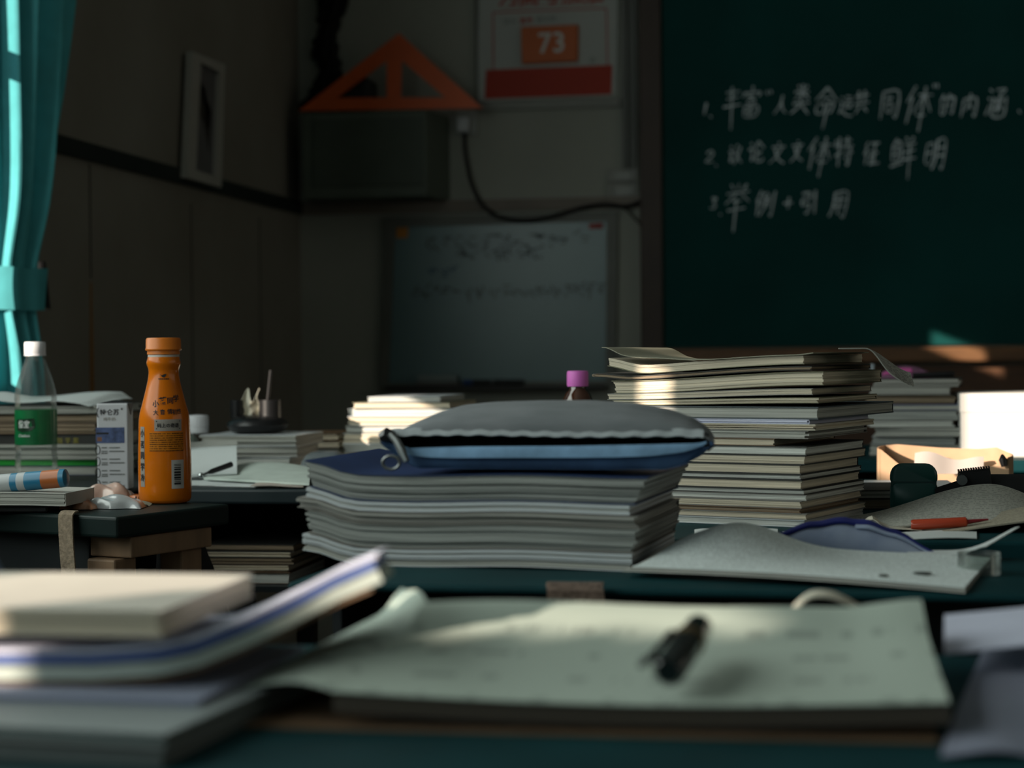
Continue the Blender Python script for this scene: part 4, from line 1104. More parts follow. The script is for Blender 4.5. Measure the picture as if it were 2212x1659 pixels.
MB().sheet(lambda u, v: Vector(((u - .5) * wT * .98, lerp(.003, .068, v), .0015)), 8, 4, .001).build('base', M_tan, tp)
def inner(u, v): return Vector((lerp(-.25, .30, u) * wT, lerp(.015, .066, v), .004 + .036 * v * (1 - .25 * u) + .004 * math.sin(u * 8)))
off(MB().sheet(inner, 20, 8, .0012), Vector()).build('liner_flap', mat('pale_liner', (.55, .48, .44), .7), tp, smooth_=True)
MB().tube([Vector((.45 * wT, .0, 64 * ST)), Vector((.455 * wT, -.006, 54 * ST)), Vector((.465 * wT, -.008, 40 * ST))], [.002, .006, .004], 10).build('zip_pull', M_blackp, tp, smooth_=True)

# ------------------------------------------------------------------ far right: messy pile, white box
yq = Y_FP
c0 = at_y(1965, 985, yq); SQ = (c0 - CAM).dot(F) / F_PX
def pq(px): return at_y(px, 900, yq).x
rq = random.Random(8)
zq = DZ + .0005
pile = [(1880, 2070, 24, P_grey, C_grey, 'grey book at the bottom of the messy far pile'), (1885, 2062, 16, P_news, C_white, 'pale booklet low in the messy far pile'), (1890, 2074, 20, P_grey, C_dark, 'grey book with dark cover low in the messy far pile'),
        (1882, 2060, 14, P_white, C_grey, 'thin white edged book in the messy far pile'), (1876, 2066, 22, P_news, C_dark, 'dull brown edged book in the middle of the messy far pile'), (1890, 2070, 12, P_grey, C_blue, 'book with blue violet cover in the messy far pile'),
        (1872, 2066, 20, P_brown, C_dark, 'black covered book above the blue one in the messy far pile'), (1880, 2052, 16, P_grey, C_grey, 'grey book near the top of the messy far pile'), (1886, 2072, 18, P_news2, C_dark, 'topmost dark book of the messy far pile')]
for i, (x0, x1, h, pg, cv, lab) in enumerate(pile):
    L = pq(x1) - pq(x0); ya = rq.uniform(-.10, .05)
    book(lab, ((pq(x0) + pq(x1)) / 2, yq + rq.uniform(-.006, .012), zq), ya, L, .17, h * SQ, pg, cv, seed=80 + i, group='books in the messy far pile', jit=.003, layers=4)
    zq += h * SQ + .0004
pk = thing('pink_case', 'pink soft pencil pouch on top of the messy far pile', 'pouch', (pq(1960), yq + .04, zq))
def pinkf(u, v):
    a_ = v * math.pi; k = math.sin(math.pi * lerp(.08, .92, u)) ** .6
    return Vector(((u - .5) * 105 * SQ, .03 - .03 * math.cos(a_), .0004 + 27 * SQ * k * math.sin(a_) ** .7))
MB().sheet(pinkf, 20, 14, .001).build('body', mat('mauve_fabric', (.20, .09, .16), .8, .2, 30), pk, smooth_=True)
MB().sheet(lambda u, v: pinkf(lerp(.02, .62, u), lerp(.10, .25, v)) + Vector((0, -.0015, .001)), 14, 3, .001).build('pink_trim', mat('pink_trim', (.55, .10, .32), .7), pk, smooth_=True)
bpn = thing('black_pen', 'black pen lying beside the pink pouch on the messy far pile', 'pen', (pq(2015), yq + .02, zq + .0062))
MB().tube([(-.034, 0, -.001), (.02, 0, .001)], .005, 10).build('barrel', M_blackp, bpn, smooth_=True)
MB().tube([(.02, 0, .001), (.036, 0, .001), (.04, 0, .001)], [.0054, .0054, .003], 10).build('cap', M_blackp, bpn, smooth_=True)
c = at_y(1884, 800, yq + .06)
bar('ruler', (c.x - .0035, yq + .058, zq), (c.x + .0035, yq + .062, zq + .026), mat('pale_plastic', (.30, .34, .38), .4), ('pale upright strip at the left end of the pink pouch', 'ruler'), bevel=.0008)
yw = Y_WB
a, b = at_y(2076, 900, yw), at_y(2320, 900, yw)
wbx = thing('white_box', 'white cardboard box in full sunlight at the right edge of the picture', 'box', ((a.x + b.x) / 2, yw, DZ))
hw_ = (b.x - a.x) / 2; hz = at_y(2140, 849, yw).z - DZ
M_card = mat('white_card', (.72, .70, .66), .7, .04, 8)
MB().quad_box((-hw_, 0, .0005), (hw_, .16, hz - .018)).build('body', M_card, wbx, bevel=.002)
MB().quad_box((-hw_ - .0015, -.0015, hz - .035), (hw_ + .0015, .1615, hz)).build('lid', M_card, wbx, bevel=.003)

# ------------------------------------------------------------------ sunlit pile in the middle
ys_ = Y_BP
c0 = at_y(860, 998, ys_); SS = (c0 - CAM).dot(F) / F_PX
def sx(px): return at_y(px, 930, ys_).x
zq = DZ + .0005
rows = [(738, 985, 22, 'sunlit book at the bottom of the bright pile'), (742, 975, 18, 'second lowest sunlit book of the bright pile'), (740, 990, 22, 'sunlit book with creamy edge in the lower middle of the bright pile'),
        (745, 980, 16, 'slim sunlit book in the middle of the bright pile'), (752, 985, 20, 'sunlit book just above the middle of the bright pile'), (750, 975, 16, 'third sunlit book from the top of the bright pile'),
        (762, 972, 13, 'second sunlit book from the top of the bright pile'), (795, 950, 12, 'short topmost sunlit booklet of the bright pile')]
for i, (x0, x1, h, lab) in enumerate(rows):
    L = sx(x1) - sx(x0)
    book(lab, ((sx(x0) + sx(x1)) / 2, ys_ + (.004 if i % 2 else 0), zq), -.06 + .03 * math.sin(i * 2.1), L, .19, h * SS, P_white if i % 2 else P_cream, C_white if i % 3 else C_olive, seed=100 + i, group='books in the bright sunlit pile', jit=.0025, layers=5)
    zq += h * SS + .0004
# lower papers left of the bright pile
c = at_z(690, 1000, DZ)
for i, (x0, x1, h, dy, pg, cv, lab) in enumerate(((640, 730, 30, 0.02, P_grey, C_grey, 'grey book lying left of the bright pile'), (650, 732, 16, .03, P_cream, C_brown, 'brown edged booklet on the grey book left of the bright pile'), (630, 728, 14, .035, P_cream, C_brown, 'top tan booklet left of the bright pile'))):
    yy = c.y + dy; L = at_y(x1, 960, yy).x - at_y(x0, 960, yy).x
    book(lab, ((at_y(x0, 960, yy).x + at_y(x1, 960, yy).x) / 2, yy, DZ + [.0005, .0005 + 30.5 * SS, .0005 + 47 * SS][i]), [.05, -.05, .08][i], L, .15, h * SS, pg, cv, seed=120 + i, jit=.003, layers=4)
gc = thing('grey_case', 'rounded grey case at the left of the thick pile on the middle desk', 'case', (at_z(702, 1015, DZ).x, at_z(702, 1015, DZ).y, DZ), .1)
def roundpad(lx, ly, h):
    return lambda u, v: Vector(((u - .5) * lx, (v - .5) * ly, .0004 + h * (max(0, 1 - abs(2 * u - 1) ** 4) * max(0, 1 - abs(2 * v - 1) ** 4)) ** .5))
MB().sheet(roundpad(.075, .07, .030), 20, 16, .001).build('body', mat('slate_fabric', (.14, .16, .17), .7), gc, smooth_=True)
MB().tube([(-.032, -.036, .006), (0, -.0375, .007), (.032, -.036, .006)], .0015, 6).build('zip', M_blackp, gc, smooth_=True)

# ------------------------------------------------------------------ middle desk papers, jar, pen tray, pink capped bottle
# books under the papers, rear
SY = p3.y
def mx(px, py, y): return at_y(px, py, y)
yA = SY + .44
SA = (at_y(520, 970, yA) - CAM).dot(F) / F_PX
zA = DZ + .0005
for i, (x0, x1, h, pg, cv, lab) in enumerate(((480, 625, 25, P_white, C_white, 'white paged book low in the pile below the black pen tray'), (436, 640, 23, P_grey, C_white, 'grey paged book in the pile below the black pen tray'), (432, 640, 24, P_grey, C_white, 'floppy pale magazine right below the black pen tray'))):
    L = mx(x1, 960, yA).x - mx(x0, 960, yA).x
    book(lab, ((mx(x0, 960, yA).x + mx(x1, 960, yA).x) / 2, yA, zA), [-.06, .03, -.04][i], L, .15, h * SA, pg, cv, seed=130 + i, jit=.003, layers=5, bend=lambda x, y: 0.0)
    zA += h * SA + .0004
# pen tray
tx = mx(553, 920, yA + .06)
tr = thing('pen_tray', 'black round pen tray holding pens on the middle pile', 'tray', (tx.x, yA + .07, zA))
r_ = 68 * SA
MB().lathe([(r_ * .55, 0), (r_ * .85, .003), (r_, .014), (r_ * .97, .019), (r_ * .8, .026), (r_ * .5, .030), (r_ * .01, .031)], 36).build('dish', M_blackp, tr, smooth_=True)
for dx, h in ((-.036, .030), (.022, .030)):
    MB().tube([(dx * 1.0, 0, .026), (dx * 1.0, 0, .026 + h)], .011 if dx < 0 else .019, 14).build('cup', M_blackp, tr, smooth_=True)
T(MB().tube([(0, 0, 0), (.006, 0, .05)], .0026, 8).build('pen', M_blackp, loc=(tx.x + .018, yA + .07, zA + .056), smooth_=True), 'black pen sticking up out of the pen tray cups', 'pen')
def tis(u, v): return Vector((lerp(-.013, .013, u) + .003 * math.sin(v * 7), .006 * math.sin(u * 9), v * (.034 + .012 * math.sin(u * 8))))
MB().sheet(tis, 12, 8, .0008).build('tissue', M_cream, loc=(tx.x - .012, yA + .07, zA + .030), smooth_=True, tag=('crumpled pale tissue tucked between the cups of the pen tray', 'tissue'))
# jar
jx = mx(426, 940, yA + .05)
jr = thing('jar', 'white round plastic jar standing right of the orange bottle', 'jar', (jx.x, yA + .05, zA))
rj = 25 * SA
MB().lathe([(rj * .9, 0), (rj, .002), (rj, .010), (rj * .98, .011)], 28).build('base', M_white, jr, smooth_=True)
MB().lathe([(rj * 1.02, .0112), (rj * 1.02, .028), (rj * .95, .031), (rj * .3, .032)], 28).build('lid', M_white, jr, smooth_=True)
# loose papers on the middle desk
def sheet_px(name, q, tag, material, nz=0.0, lift=0.0, th=.0008, fn=None, nu=20, nv=10, uv=None):
    P = [at_z(x, y, DZ) for x, y in q]
    def f(u, v):
        p = P[0].lerp(P[1], u).lerp(P[3].lerp(P[2], u), v); p.z = DZ + lift + (fn(u, v) if fn else 0.0); return p
    return MB().sheet(f, nu, nv, th, uv=uv).build(name, material, smooth_=True, tag=tag)
sheet_px('paper_sheet', [(396, 1049), (600, 1055), (640, 1022), (400, 1018)], ('white sheet at the front edge of the middle desk', 'paper'), M_paper, lift=.0014)
sheet_px('paper_sheet', [(540, 1056), (655, 1056), (670, 1030), (590, 1030)], ('beige folded sheet at the front edge of the middle desk', 'paper'), mat('beige_paper', (.48, .42, .37), .8), lift=.0040, fn=lambda u, v: .001 * math.sin(u * 5))
sheet_px('paper_sheet', [(440, 1042), (668, 1055), (672, 1027), (520, 1024)], ('pale green tinted paper sheaf leaning on the middle desk', 'paper'), mat('greenish_paper', (.55, .62, .57), .8, .08, 30), lift=.0075, th=.0035, fn=lambda u, v: .012 * smooth(v) * math.sin(math.pi * min(1, .25 + .6 * u)))
def pad(u, v):
    p = at_z(lerp(388, 512, u), lerp(1040, 1025, v), DZ)
    return Vector((p.x, p.y, DZ + .010 + .034 * smooth(v) + .004 * u))
pd = thing('writing_pad', 'propped writing pad with folded top edge beside the orange bottle', 'notepad', at_z(450, 1040, DZ)); PD0 = Vector(pd.location)
off(MB().sheet(pad, 16, 12, .003), PD0).build('sheets', M_paper, pd, smooth_=True)
off(MB().sheet(lambda u, v: pad(u, lerp(.88, 1.0, v)) + Vector((0, .002, .0025 + .004 * v)), 16, 4, .002), PD0).build('folded_edge', M_grey, pd, smooth_=True)
A = at_y(434, 1027, SY + .045); B = at_y(500, 1003, SY + .09)
pn = thing('pen', 'black ballpoint with round metal end lying on the middle desk papers', 'pen', A)
MB().tube([(B - A) * .22, (B - A) * .35, B - A], [.002, .0038, .0042], 10).build('barrel', M_blackp, pn, smooth_=True)
MB().tube([(B - A) * .04, (B - A) * .22], [.0018, .0022], 8).build('stem', M_zip, pn, smooth_=True)
MB().lathe([(.0005, -.0042), (.0032, -.003), (.0044, 0), (.0032, .003), (.0005, .0042)], 14).build('ball_end', mat('bright_metal', (.6, .65, .65), .2, metal=.9), pn, smooth_=True)
gd = at_z(404, 990, DZ)
gl = thing('glue_pot', 'grey green domed pot half hidden by the orange bottle', 'pot', (at_y(398, 975, yA - .03).x, yA - .012, DZ + .0003))
MB().lathe([(.018, 0), (.019, .004), (.019, .040), (.017, .050), (.011, .057), (.001, .060)], 24).build('dome', mat('sage_plastic', (.13, .16, .14), .5), gl, smooth_=True)
MB().lathe([(.0195, .0), (.0200, .003), (.0195, .006)], 24).build('foot_ring', M_dark, gl, smooth_=True)
# pink capped bottle
yk = SY + .12
kx = at_y(1248, 840, yk); SK = (kx - CAM).dot(F) / F_PX
kb = thing('brown_bottle', 'brown glass bottle with a bright pink cap behind the pencil case', 'bottle', (kx.x, yk, DZ))
hb = at_y(1248, 875, yk).z - DZ
MB().lathe([(.024, .0005), (.026, .004), (.026, hb - .008), (.0235, hb + .003), (.018, hb + .016), (.0125, hb + .022), (.012, hb + .027)], 28).build('glass_body', mat('brown_glass', (.06, .018, .008), .08, .1, 8, spec=.8, coat=.6), kb, smooth_=True)
MB().lathe([(.0150, hb + .027), (.0155, hb + .029), (.0155, hb + .046), (.0145, hb + .049), (.002, hb + .0495)], 28).build('cap', mat('pink_plastic', (.75, .18, .62), .5, .05), kb, smooth_=True)
# books in the open shelf of the middle desk
zs_ = DZ - .15 + .0085
yS_ = SY + .06; SSf = (at_y(540, 1200, yS_) - CAM).dot(F) / F_PX
for i, (x0, x1, h, pg, cv, lab) in enumerate(((434, 625, 24, P_white, C_brown, 'lowest book in the open shelf of the middle desk'), (439, 622, 16, P_cream, C_brown, 'second lowest book in the open shelf of the middle desk'), (442, 632, 15, P_brown, C_dark, 'brown edged book midway in the open shelf of the middle desk'), (444, 626, 12, P_cream, C_dark, 'thin book below the top one in the open shelf of the middle desk'), (438, 634, 15, P_brown, C_dark, 'top book in the open shelf of the middle desk'))):
    L = mx(x1, 1200, yS_).x - mx(x0, 1200, yS_).x
    book(lab, ((mx(x0, 1200, yS_).x + mx(x1, 1200, yS_).x) / 2, yS_, zs_), .02 * math.sin(i), L, .2, h * SSf, pg, cv, seed=140 + i, group='books in the open desk shelf', jit=.002, layers=4)
    zs_ += h * SSf + .0004

# ------------------------------------------------------------------ left desk: bottle, carton, water bottle, tube, wrapper
cb = at_z(340, 1090, DZ); SBt = (cb - CAM).dot(F) / F_PX
prof_px = [(1090, 46), (1087, 53), (1080, 56.5), (1060, 57.5), (1000, 57.5), (960, 56.5), (910, 55), (895, 53), (880, 49), (860, 43.5), (840, 38.5), (825, 35), (812, 33), (803, 32.5), (797, 33.5), (790, 36), (784, 37), (777, 35), (772, 34)]
PR = [(hw_p * SBt, (1090 - py) * SBt + .0004) for py, hw_p in prof_px]
tb_ = thing('tea_bottle', 'orange plastic tea bottle with orange cap standing on the left desk', 'bottle', (cb.x, cb.y + .030, DZ))
# towards-camera yaw so the label faces the lens
yawB = math.atan2(cb.x, -(cb.y)) ; tb_.rotation_euler = (0, 0, -math.atan2(cb.x, cb.y))
M_tea = mat('orange_film', (.60, .145, .003), .22, .06, 5, spec=.25, coat=.22)
bot = MB().lathe(PR, 48).build('body', M_tea, tb_, smooth_=True)
neck = [(34 * SBt, PR[-1][1]), (33.5 * SBt, PR[-1][1] + 5 * SBt)]
MB().lathe(neck, 40).build('neck', mat('frosted_neck', (.45, .42, .38), .4), tb_, smooth_=True)
zN = PR[-1][1] + 5.2 * SBt
capm = mat('orange_cap', (.60, .16, .012), .4, .06, 8)
MB().lathe([(34.5 * SBt, zN), (35.5 * SBt, zN + 1 * SBt), (35 * SBt, zN + 8 * SBt), (38.5 * SBt, zN + 9 * SBt), (39.5 * SBt, zN + 12 * SBt), (38 * SBt, zN + 14 * SBt), (37.5 * SBt, zN + 33 * SBt), (35 * SBt, zN + 36.5 * SBt), (10 * SBt, zN + 37 * SBt)], 40).build('cap', capm, tb_, smooth_=True)
PZ = sorted((z, r) for r, z in PR)
def onbottle(tx, tz, e=.0004):
    r = interp(PZ, tz) + e; a = tx / r
    return Vector((r * math.sin(a), -r * math.cos(a), tz))
def bpx(px, py): return ((px - 340) * SBt, (1090 - py) * SBt)
def bottle_text(mb, s, px, py, size, rot=0.0, ax=1.0, offset=0.0):
    x0, z0 = bpx(px, py); k = size * SBt
    put_text(mb, s, lambda x, y: onbottle(x0 + (x * ax * math.cos(rot) - y * math.sin(rot)) * k, z0 + (x * ax * math.sin(rot) + y * math.cos(rot)) * k), offset=offset)
tm = MB()
for s, px, py, sz, r in (('小', 321, 872, 15, .1), ('茗', 337, 866, 18, .15), ('同', 353, 866, 15, .05), ('学', 367, 861, 16, .1)): bottle_text(tm, s, px, py, sz, r, offset=.02)
for s, px, py in (('大', 321, 891), ('音', 336, 890), ('情', 352, 889), ('初', 363, 890), ('性', 374, 889)): bottle_text(tm, s, px, py, 12, 0, offset=.015)
tm.build('lettering', M_ink, bot)
def patch(x0, y0, x1, y1, e=.0003, n=10):
    mb = MB(); a, b = bpx(x0, y1), bpx(x1, y0)
    mb.sheet(lambda u, v: onbottle(lerp(a[0], b[0], u), lerp(a[1], b[1], v), e), n, 6, .0002, uv=(b[0] - a[0], b[1] - a[1])); return mb
lbm = patch(318, 906, 379, 931, .0004).build('label_plate', mat('label_grey', (.30, .27, .24), .6), bot)
tm = MB(); bottle_text(tm, '码上の奇遇', 348, 919, 9.6, offset=.02)
for px, py in ((323, 910), (374, 910), (323, 926), (374, 926)): bottle_text(tm, '▪', px, py, 8)
tm2 = MB(); tm2.v = [v * 1.0 for v in tm.v]; tm2.f = tm.f
for i, v in enumerate(tm2.v): 
    rr = math.hypot(v.x, v.y); tm2.v[i] = Vector((v.x * (rr + .0004) / rr, v.y * (rr + .0004) / rr, v.z))
tm2.build('lettering', M_ink, lbm)
patch(306, 934, 384, 975, .0003, 16).build('small_print', print_mat('fine_print_orange', (.56, .18, .008), ink=(.09, .03, .005), line=4.6 * SBt, word=1400, thresh=.42, strength=.9, fill=.6), bot)
bcp = patch(354, 994, 384, 1056, .0003).build('barcode_panel', mat('barcode_white', (.45, .44, .42), .6), bot)
rb_ = random.Random(2); bm_ = MB(); y_ = 1003
while y_ < 1046:
    h = rb_.choice([1.2, 2.0, 3.2, 1.2, 4.2]); a, b = bpx(360, y_ + h), bpx(376, y_); n0 = len(bm_.v)
    for i in range(5):
        for zz_ in (a[1], b[1]): bm_.v.append(onbottle(lerp(a[0], b[0], i / 4), zz_, .0007))
    for i in range(4): bm_.f.append([n0 + 2 * i, n0 + 2 * i + 2, n0 + 2 * i + 3, n0 + 2 * i + 1])
    y_ += h + rb_.choice([1.5, 2.5, 1.5])
bm_.build('barcode', M_ink, bcp)
# winged mark under the neck
lm = MB(); P_ = [(331, 808), (335, 811), (340, 809), (346, 808), (344, 812), (341, 816), (337, 815), (334, 812)]
n0 = len(lm.v); lm.v += [onbottle(*bpx(x, y)) for x, y in P_]; lm.f.append(list(range(n0, n0 + len(P_))))
for x0 in range(328, 352, 4):
    n0 = len(lm.v); lm.v += [onbottle(*bpx(x, y)) for x, y in ((x0, 817.5), (x0 + 3, 817.5), (x0 + 3, 820), (x0, 820))]; lm.f.append([n0, n0 + 1, n0 + 2, n0 + 3])
lm.build('logo', M_ink, bot)
# side strip of the label with vertical lettering
sm = patch(276, 922, 291, 1052, .0003).build('side_strip', mat('label_grey2', (.26, .24, .22), .6), bot)
tm = MB()
for i, s in enumerate('小茗同学冷'): bottle_text(tm, s, 284, 936 + i * 24, 17, ax=.8, offset=.03)
for i, v in enumerate(tm.v):
    rr = math.hypot(v.x, v.y); tm.v[i] = Vector((v.x * (rr + .0004) / rr, v.y * (rr + .0004) / rr, v.z))
tm.build('lettering', M_ink, sm)

# carton
cc = at_z(236, 1060, DZ); SC = (cc - CAM).dot(F) / F_PX
yawC = -math.atan2(cc.x, cc.y) - .22
ct_ = thing('milk_carton', 'white milk carton with printed circles standing left of the orange bottle', 'carton', (cc.x, cc.y + .015, DZ), yawC)
wC, dC, hC = 68 * SC, .036, 188 * SC
M_ctn = mat('carton_white', (.52, .53, .56), .45, .05, 12)
bd = MB().quad_box((-wC / 2, 0, .0004), (wC / 2, dC, hC)).build('body', M_ctn, ct_, bevel=.002)
MB().prism([(-wC / 2, 0), (wC / 2, 0), (0, .004)], lambda u, v, t: (u * .96, .002 + t * (dC - .004), hC + .0002 + v)).build('top_seal', M_dark, ct_)
MB().prism([(0, 0), (dC, 0), (dC * .5, -.016)], lambda u, v, t: (wC / 2 + .0003 + .0006 * t, u, hC - .001 + v)).build('folded_ear', mat('carton_dark_fold', (.05, .045, .05), .5), ct_)
def cpx(px, py): return ((px - 236) * SC * 1.0, (1058 - py) * SC)
def flat(mb, s, px, py, size, e=.0004, offset=0.0, ax=1.0):
    x0, z0 = cpx(px, py); k = size * SC
    put_text(mb, s, lambda x, y: (x0 + x * k * ax, -e, z0 + y * k), offset=offset)
tm = MB()
for s, px in (('特', 216, ), ('仑', 231), ('苏', 245), ('®', 257)): flat(tm, s, px, 889 if s != '®' else 882, 14 if s != '®' else 6, offset=.02)
flat(tm, '{', 204, 890, 22)
tm.build('lettering', M_ink, bd)
tm = MB(); flat(tm, '纯牛奶', 230, 904, 9); tm.build('lettering', mat('grey_brown_ink', (.22, .20, .17), .6), bd)
a, b = cpx(200, 956), cpx(262, 922)
MB().quad_box((a[0], -.0004, a[1]), (b[0], .0002, b[1])).build('picture_panel', mat('blue_print', (.06, .09, .20), .5, .5, 90), bd)
a, b = cpx(201, 937), cpx(228, 933); MB().quad_box((a[0], -.0006, a[1]), (b[0], -.0003, b[1])).build('picture_bar', M_ink, bd)
a, b = cpx(203, 952), cpx(213, 943); MB().quad_box((a[0], -.0006, a[1]), (b[0], -.0003, b[1])).build('picture_mark', mat('brown_print', (.20, .09, .05), .6), bd)
rg = MB(); ln = MB()
for i in range(4):
    y0_ = 971 + i * 25; x0, z0 = cpx(203.5, y0_)
    rg.tube([(x0 + 5.0 * SC * math.cos(t), -.0003, z0 + 9.5 * SC * math.sin(t)) for t in [k * math.pi / 12 for k in range(24)]], .0005, 4, closed=True)
    for (xa_, xb_, yy) in ((212, 224, -5), (229, 252, -5), (212, 225, 3), (229, 262, 3), (212, 225, 7)):
        r3 = random.Random(i * 9 + xa_ + yy); x = xa_
        while x < xb_:
            w = r3.uniform(1.2, 3.0); a, b = cpx(x, y0_ + yy + 1.2), cpx(min(x + w, xb_), y0_ + yy - 1.0)
            ln.quad_box((a[0], -.0004, a[1]), (b[0], .0001, b[1])); x += w + .7
rg.build('printed_circles', M_ink, bd); ln.build('small_print', M_inkgrey, bd)

# water bottle
cw = at_z(62, 1042, DZ); SW = (cw - CAM).dot(F) / F_PX
wt = thing('water_bottle', 'clear plastic water bottle with a green label and white cap', 'bottle', (cw.x, cw.y + .03, DZ), -math.atan2(cw.x, cw.y))
pw = [(1042, 38), (1038, 43), (1030, 45), (1015, 44), (1010, 45.5), (985, 45), (978, 43.5), (970, 45), (880, 45), (872, 43.5), (864, 45.5), (850, 44), (835, 40.5), (820, 36.5), (805, 31.5), (790, 26), (780, 22), (772, 20), (766, 19.5)]
PW = [(h * SW, (1042 - y) * SW + .0004) for y, h in pw]
M_pet = clear_mat('clear_plastic', (.98, 1.0, .99))
wbdy = MB().lathe(PW, 48).build('body', M_pet, wt, smooth_=True)
PWz = sorted((z, r) for r, z in PW)
def onw(tx, tz, e=.0004):
    r = interp(PWz, tz) + e; a = tx / r; return Vector((r * math.sin(a), -r * math.cos(a), tz))
gm = MB(); z0_, z1_ = (1042 - 962) * SW, (1042 - 886) * SW
gm.lathe([(45.3 * SW, z0_), (45.4 * SW, (z0_ + z1_) / 2), (45.3 * SW, z1_)], 48); gm.f = gm.f[:-2]
lab_ = gm.build('label', mat('green_label', (.005, .15, .045), .35, .25, 20, coat=.3), wt, smooth_=True)
def wq(px, py): return ((px - 62) * SW, (1042 - py) * SW)
lm = MB(); P_ = [(14, 906), (58, 904), (60, 922), (52, 930), (30, 934), (15, 930)]
lm.v += [onw(*wq(x, y), .0010) for x, y in [(lerp(P_[i][0], P_[(i + 1) % 6][0], k / 4), lerp(P_[i][1], P_[(i + 1) % 6][1], k / 4)) for i in range(6) for k in range(4)]]
cpt = len(lm.v); lm.v.append(onw(*wq(37, 918), .0010)); lm.f += [[i, (i + 1) % cpt, cpt] for i in range(cpt)]
shl = lm.build('shield', mat('label_black', (.006, .03, .012), .4), lab_)
tm = MB()
for s, px in (('怡', 27), ('宝', 41)):
    x0, z0 = wq(px, 916); put_text(tm, s, lambda x, y: onw(x0 + x * 17 * SW * .8, z0 + y * 17 * SW, .0014), shear=.15, offset=.03)
x0, z0 = wq(34, 941); put_text(tm, "C'estbon", lambda x, y: onw(x0 + x * 8 * SW, z0 + y * 8 * SW, .0010), shear=.15, offset=.02)
tm.build('lettering', mat('label_white', (.7, .72, .70), .5), shl)
MB().lathe([(22 * SW, (1042 - 766) * SW + .0002), (23 * SW, (1042 - 764) * SW), (23 * SW, (1042 - 742) * SW), (21.5 * SW, (1042 - 738.5) * SW), (2 * SW, (1042 - 738) * SW)], 32).build('cap', M_white, wt, smooth_=True)
MB().lathe([(23.6 * SW, (1042 - 767.5) * SW - .001), (23.6 * SW, (1042 - 764) * SW - .001)], 32).build('collar_ring', M_white, wt, smooth_=True)

# pile of books behind the water bottle
yh = cw.y + .16
SH = (at_y(110, 950, yh) - CAM).dot(F) / F_PX
def hx2(px): return at_y(px, 950, yh).x
zh_ = DZ + .0005
for i, (x0, x1, h, pg, cv, lab, spn) in enumerate(((-60, 205, 20, P_grey, C_navy, 'navy book at the bottom of the pile behind the water bottle', None), (-40, 215, 12, P_white, C_green, 'bright green backed book in the pile behind the water bottle', 'front'), (-60, 212, 24, P_grey, mat('green_grey_cover', (.10, .13, .11), .6), 'grey green book in the pile behind the water bottle', None), (-50, 208, 30, P_grey, C_dark, 'black book with gilt lettering on its spine in the pile behind the water bottle', 'front'),
        (-60, 205, 22, P_brown, C_brown, 'dull brown book in the pile behind the water bottle', None), (-40, 212, 20, P_brown, C_dark, 'dark brown book near the top of the pile behind the water bottle', None), (-60, 216, 18, P_grey, C_dark, 'grey edged book below the crumpled white papers', None))):
    L = hx2(x1) - hx2(x0)
    o = book(lab, ((hx2(x0) + hx2(x1)) / 2, yh + .003 * (i % 2), zh_), .015 * math.sin(i * 2), L, .18, h * SH, pg, cv, seed=150 + i, group='books behind the water bottle', jit=.002, layers=4, spine=spn)
    if i == 3:
        tm = MB(); put_text(tm, '金 版 学 案', lambda x, y: (hx2(138) - o.location.x + x * 14 * SH, -.0024, h * SH * .55 + y * 14 * SH), offset=.0)
        tm.build('lettering', mat('gilt', (.30, .26, .04), .5), o)
    zh_ += h * SH + .0005
def toppaper(u, v):
    x = lerp(hx2(-60), hx2(202), u); 
    h = .012 + .006 * math.sin(u * 11) * (1 - v) + .004 * math.sin(u * 5 + v * 4) - .010 * smooth((u - .9) / .1)
    return Vector((x, yh - .012 + v * .19, zh_ + .002 + h * (.35 + .65 * smooth(v * 2.5)) ))
wp = MB().sheet(toppaper, 40, 10, .0009).build('paper_sheet', M_paper, smooth_=True, tag=('crumpled white paper on top of the pile behind the water bottle', 'paper'))
def fp2(u, v):
    x = lerp(hx2(-60), hx2(206), u); return Vector((x, yh - .013 - .004 * math.sin(u * 6), zh_ + lerp(.0006, .0135 + .004 * math.sin(u * 11), v)))
# small white cap behind the tea bottle
wc = at_y(368, 820, cb.y + .55)
sb = thing('white_bottle', 'white capped bottle almost hidden behind the orange bottle neck', 'bottle', (wc.x - .004, cb.y + .55, DZ + .0003))
hb2 = at_y(368, 838, cb.y + .55).z - DZ
MB().lathe([(.012, 0), (.013, .003), (.013, hb2 - .02), (.008, hb2 - .002)], 20).build('body', mat('milky_plastic', (.35, .36, .36), .5), sb, smooth_=True)
MB().lathe([(.0085, hb2 - .0015), (.0085, hb2 + .018), (.0075, hb2 + .0195)], 20).build('cap', M_white, sb, smooth_=True)

# striped tube, curved notebook, wrapper, scrap
ytb = Cn.y + .055
A = at_y(-90, 1053, ytb); B = at_y(146, 1032, ytb)
Dv = (B - A); tl = thing('striped_tube', 'rolled blue, white and orange striped tube at the left edge of the desk', 'tube', A); 
M_bl = mat('tube_blue', (.02, .17, .30), .4, .08, 10, coat=.2); M_or = mat('tube_orange', (.42, .12, .03), .4, .1, 10, coat=.2); M_wh = mat('tube_white', (.42, .44, .45), .45, .06, 10)
rt_ = 20 * (A - CAM).dot(F) / F_PX
for s0, s1, mm, nm in ((0, .50, M_wh, 'white_band'), (.50, .56, M_bl, 'blue_band'), (.56, .63, M_wh, 'white_band'), (.63, .78, M_bl, 'blue_band'), (.78, .94, M_or, 'orange_band')):
    MB().tube([Dv * s0, Dv * s1], rt_, 24).build(nm, mm, tl, smooth_=True)
MB().tube([Dv * .94, Dv * .985, Dv], [rt_, rt_ * .96, rt_ * .6], 24).build('end_cap', M_bl, tl, smooth_=True)
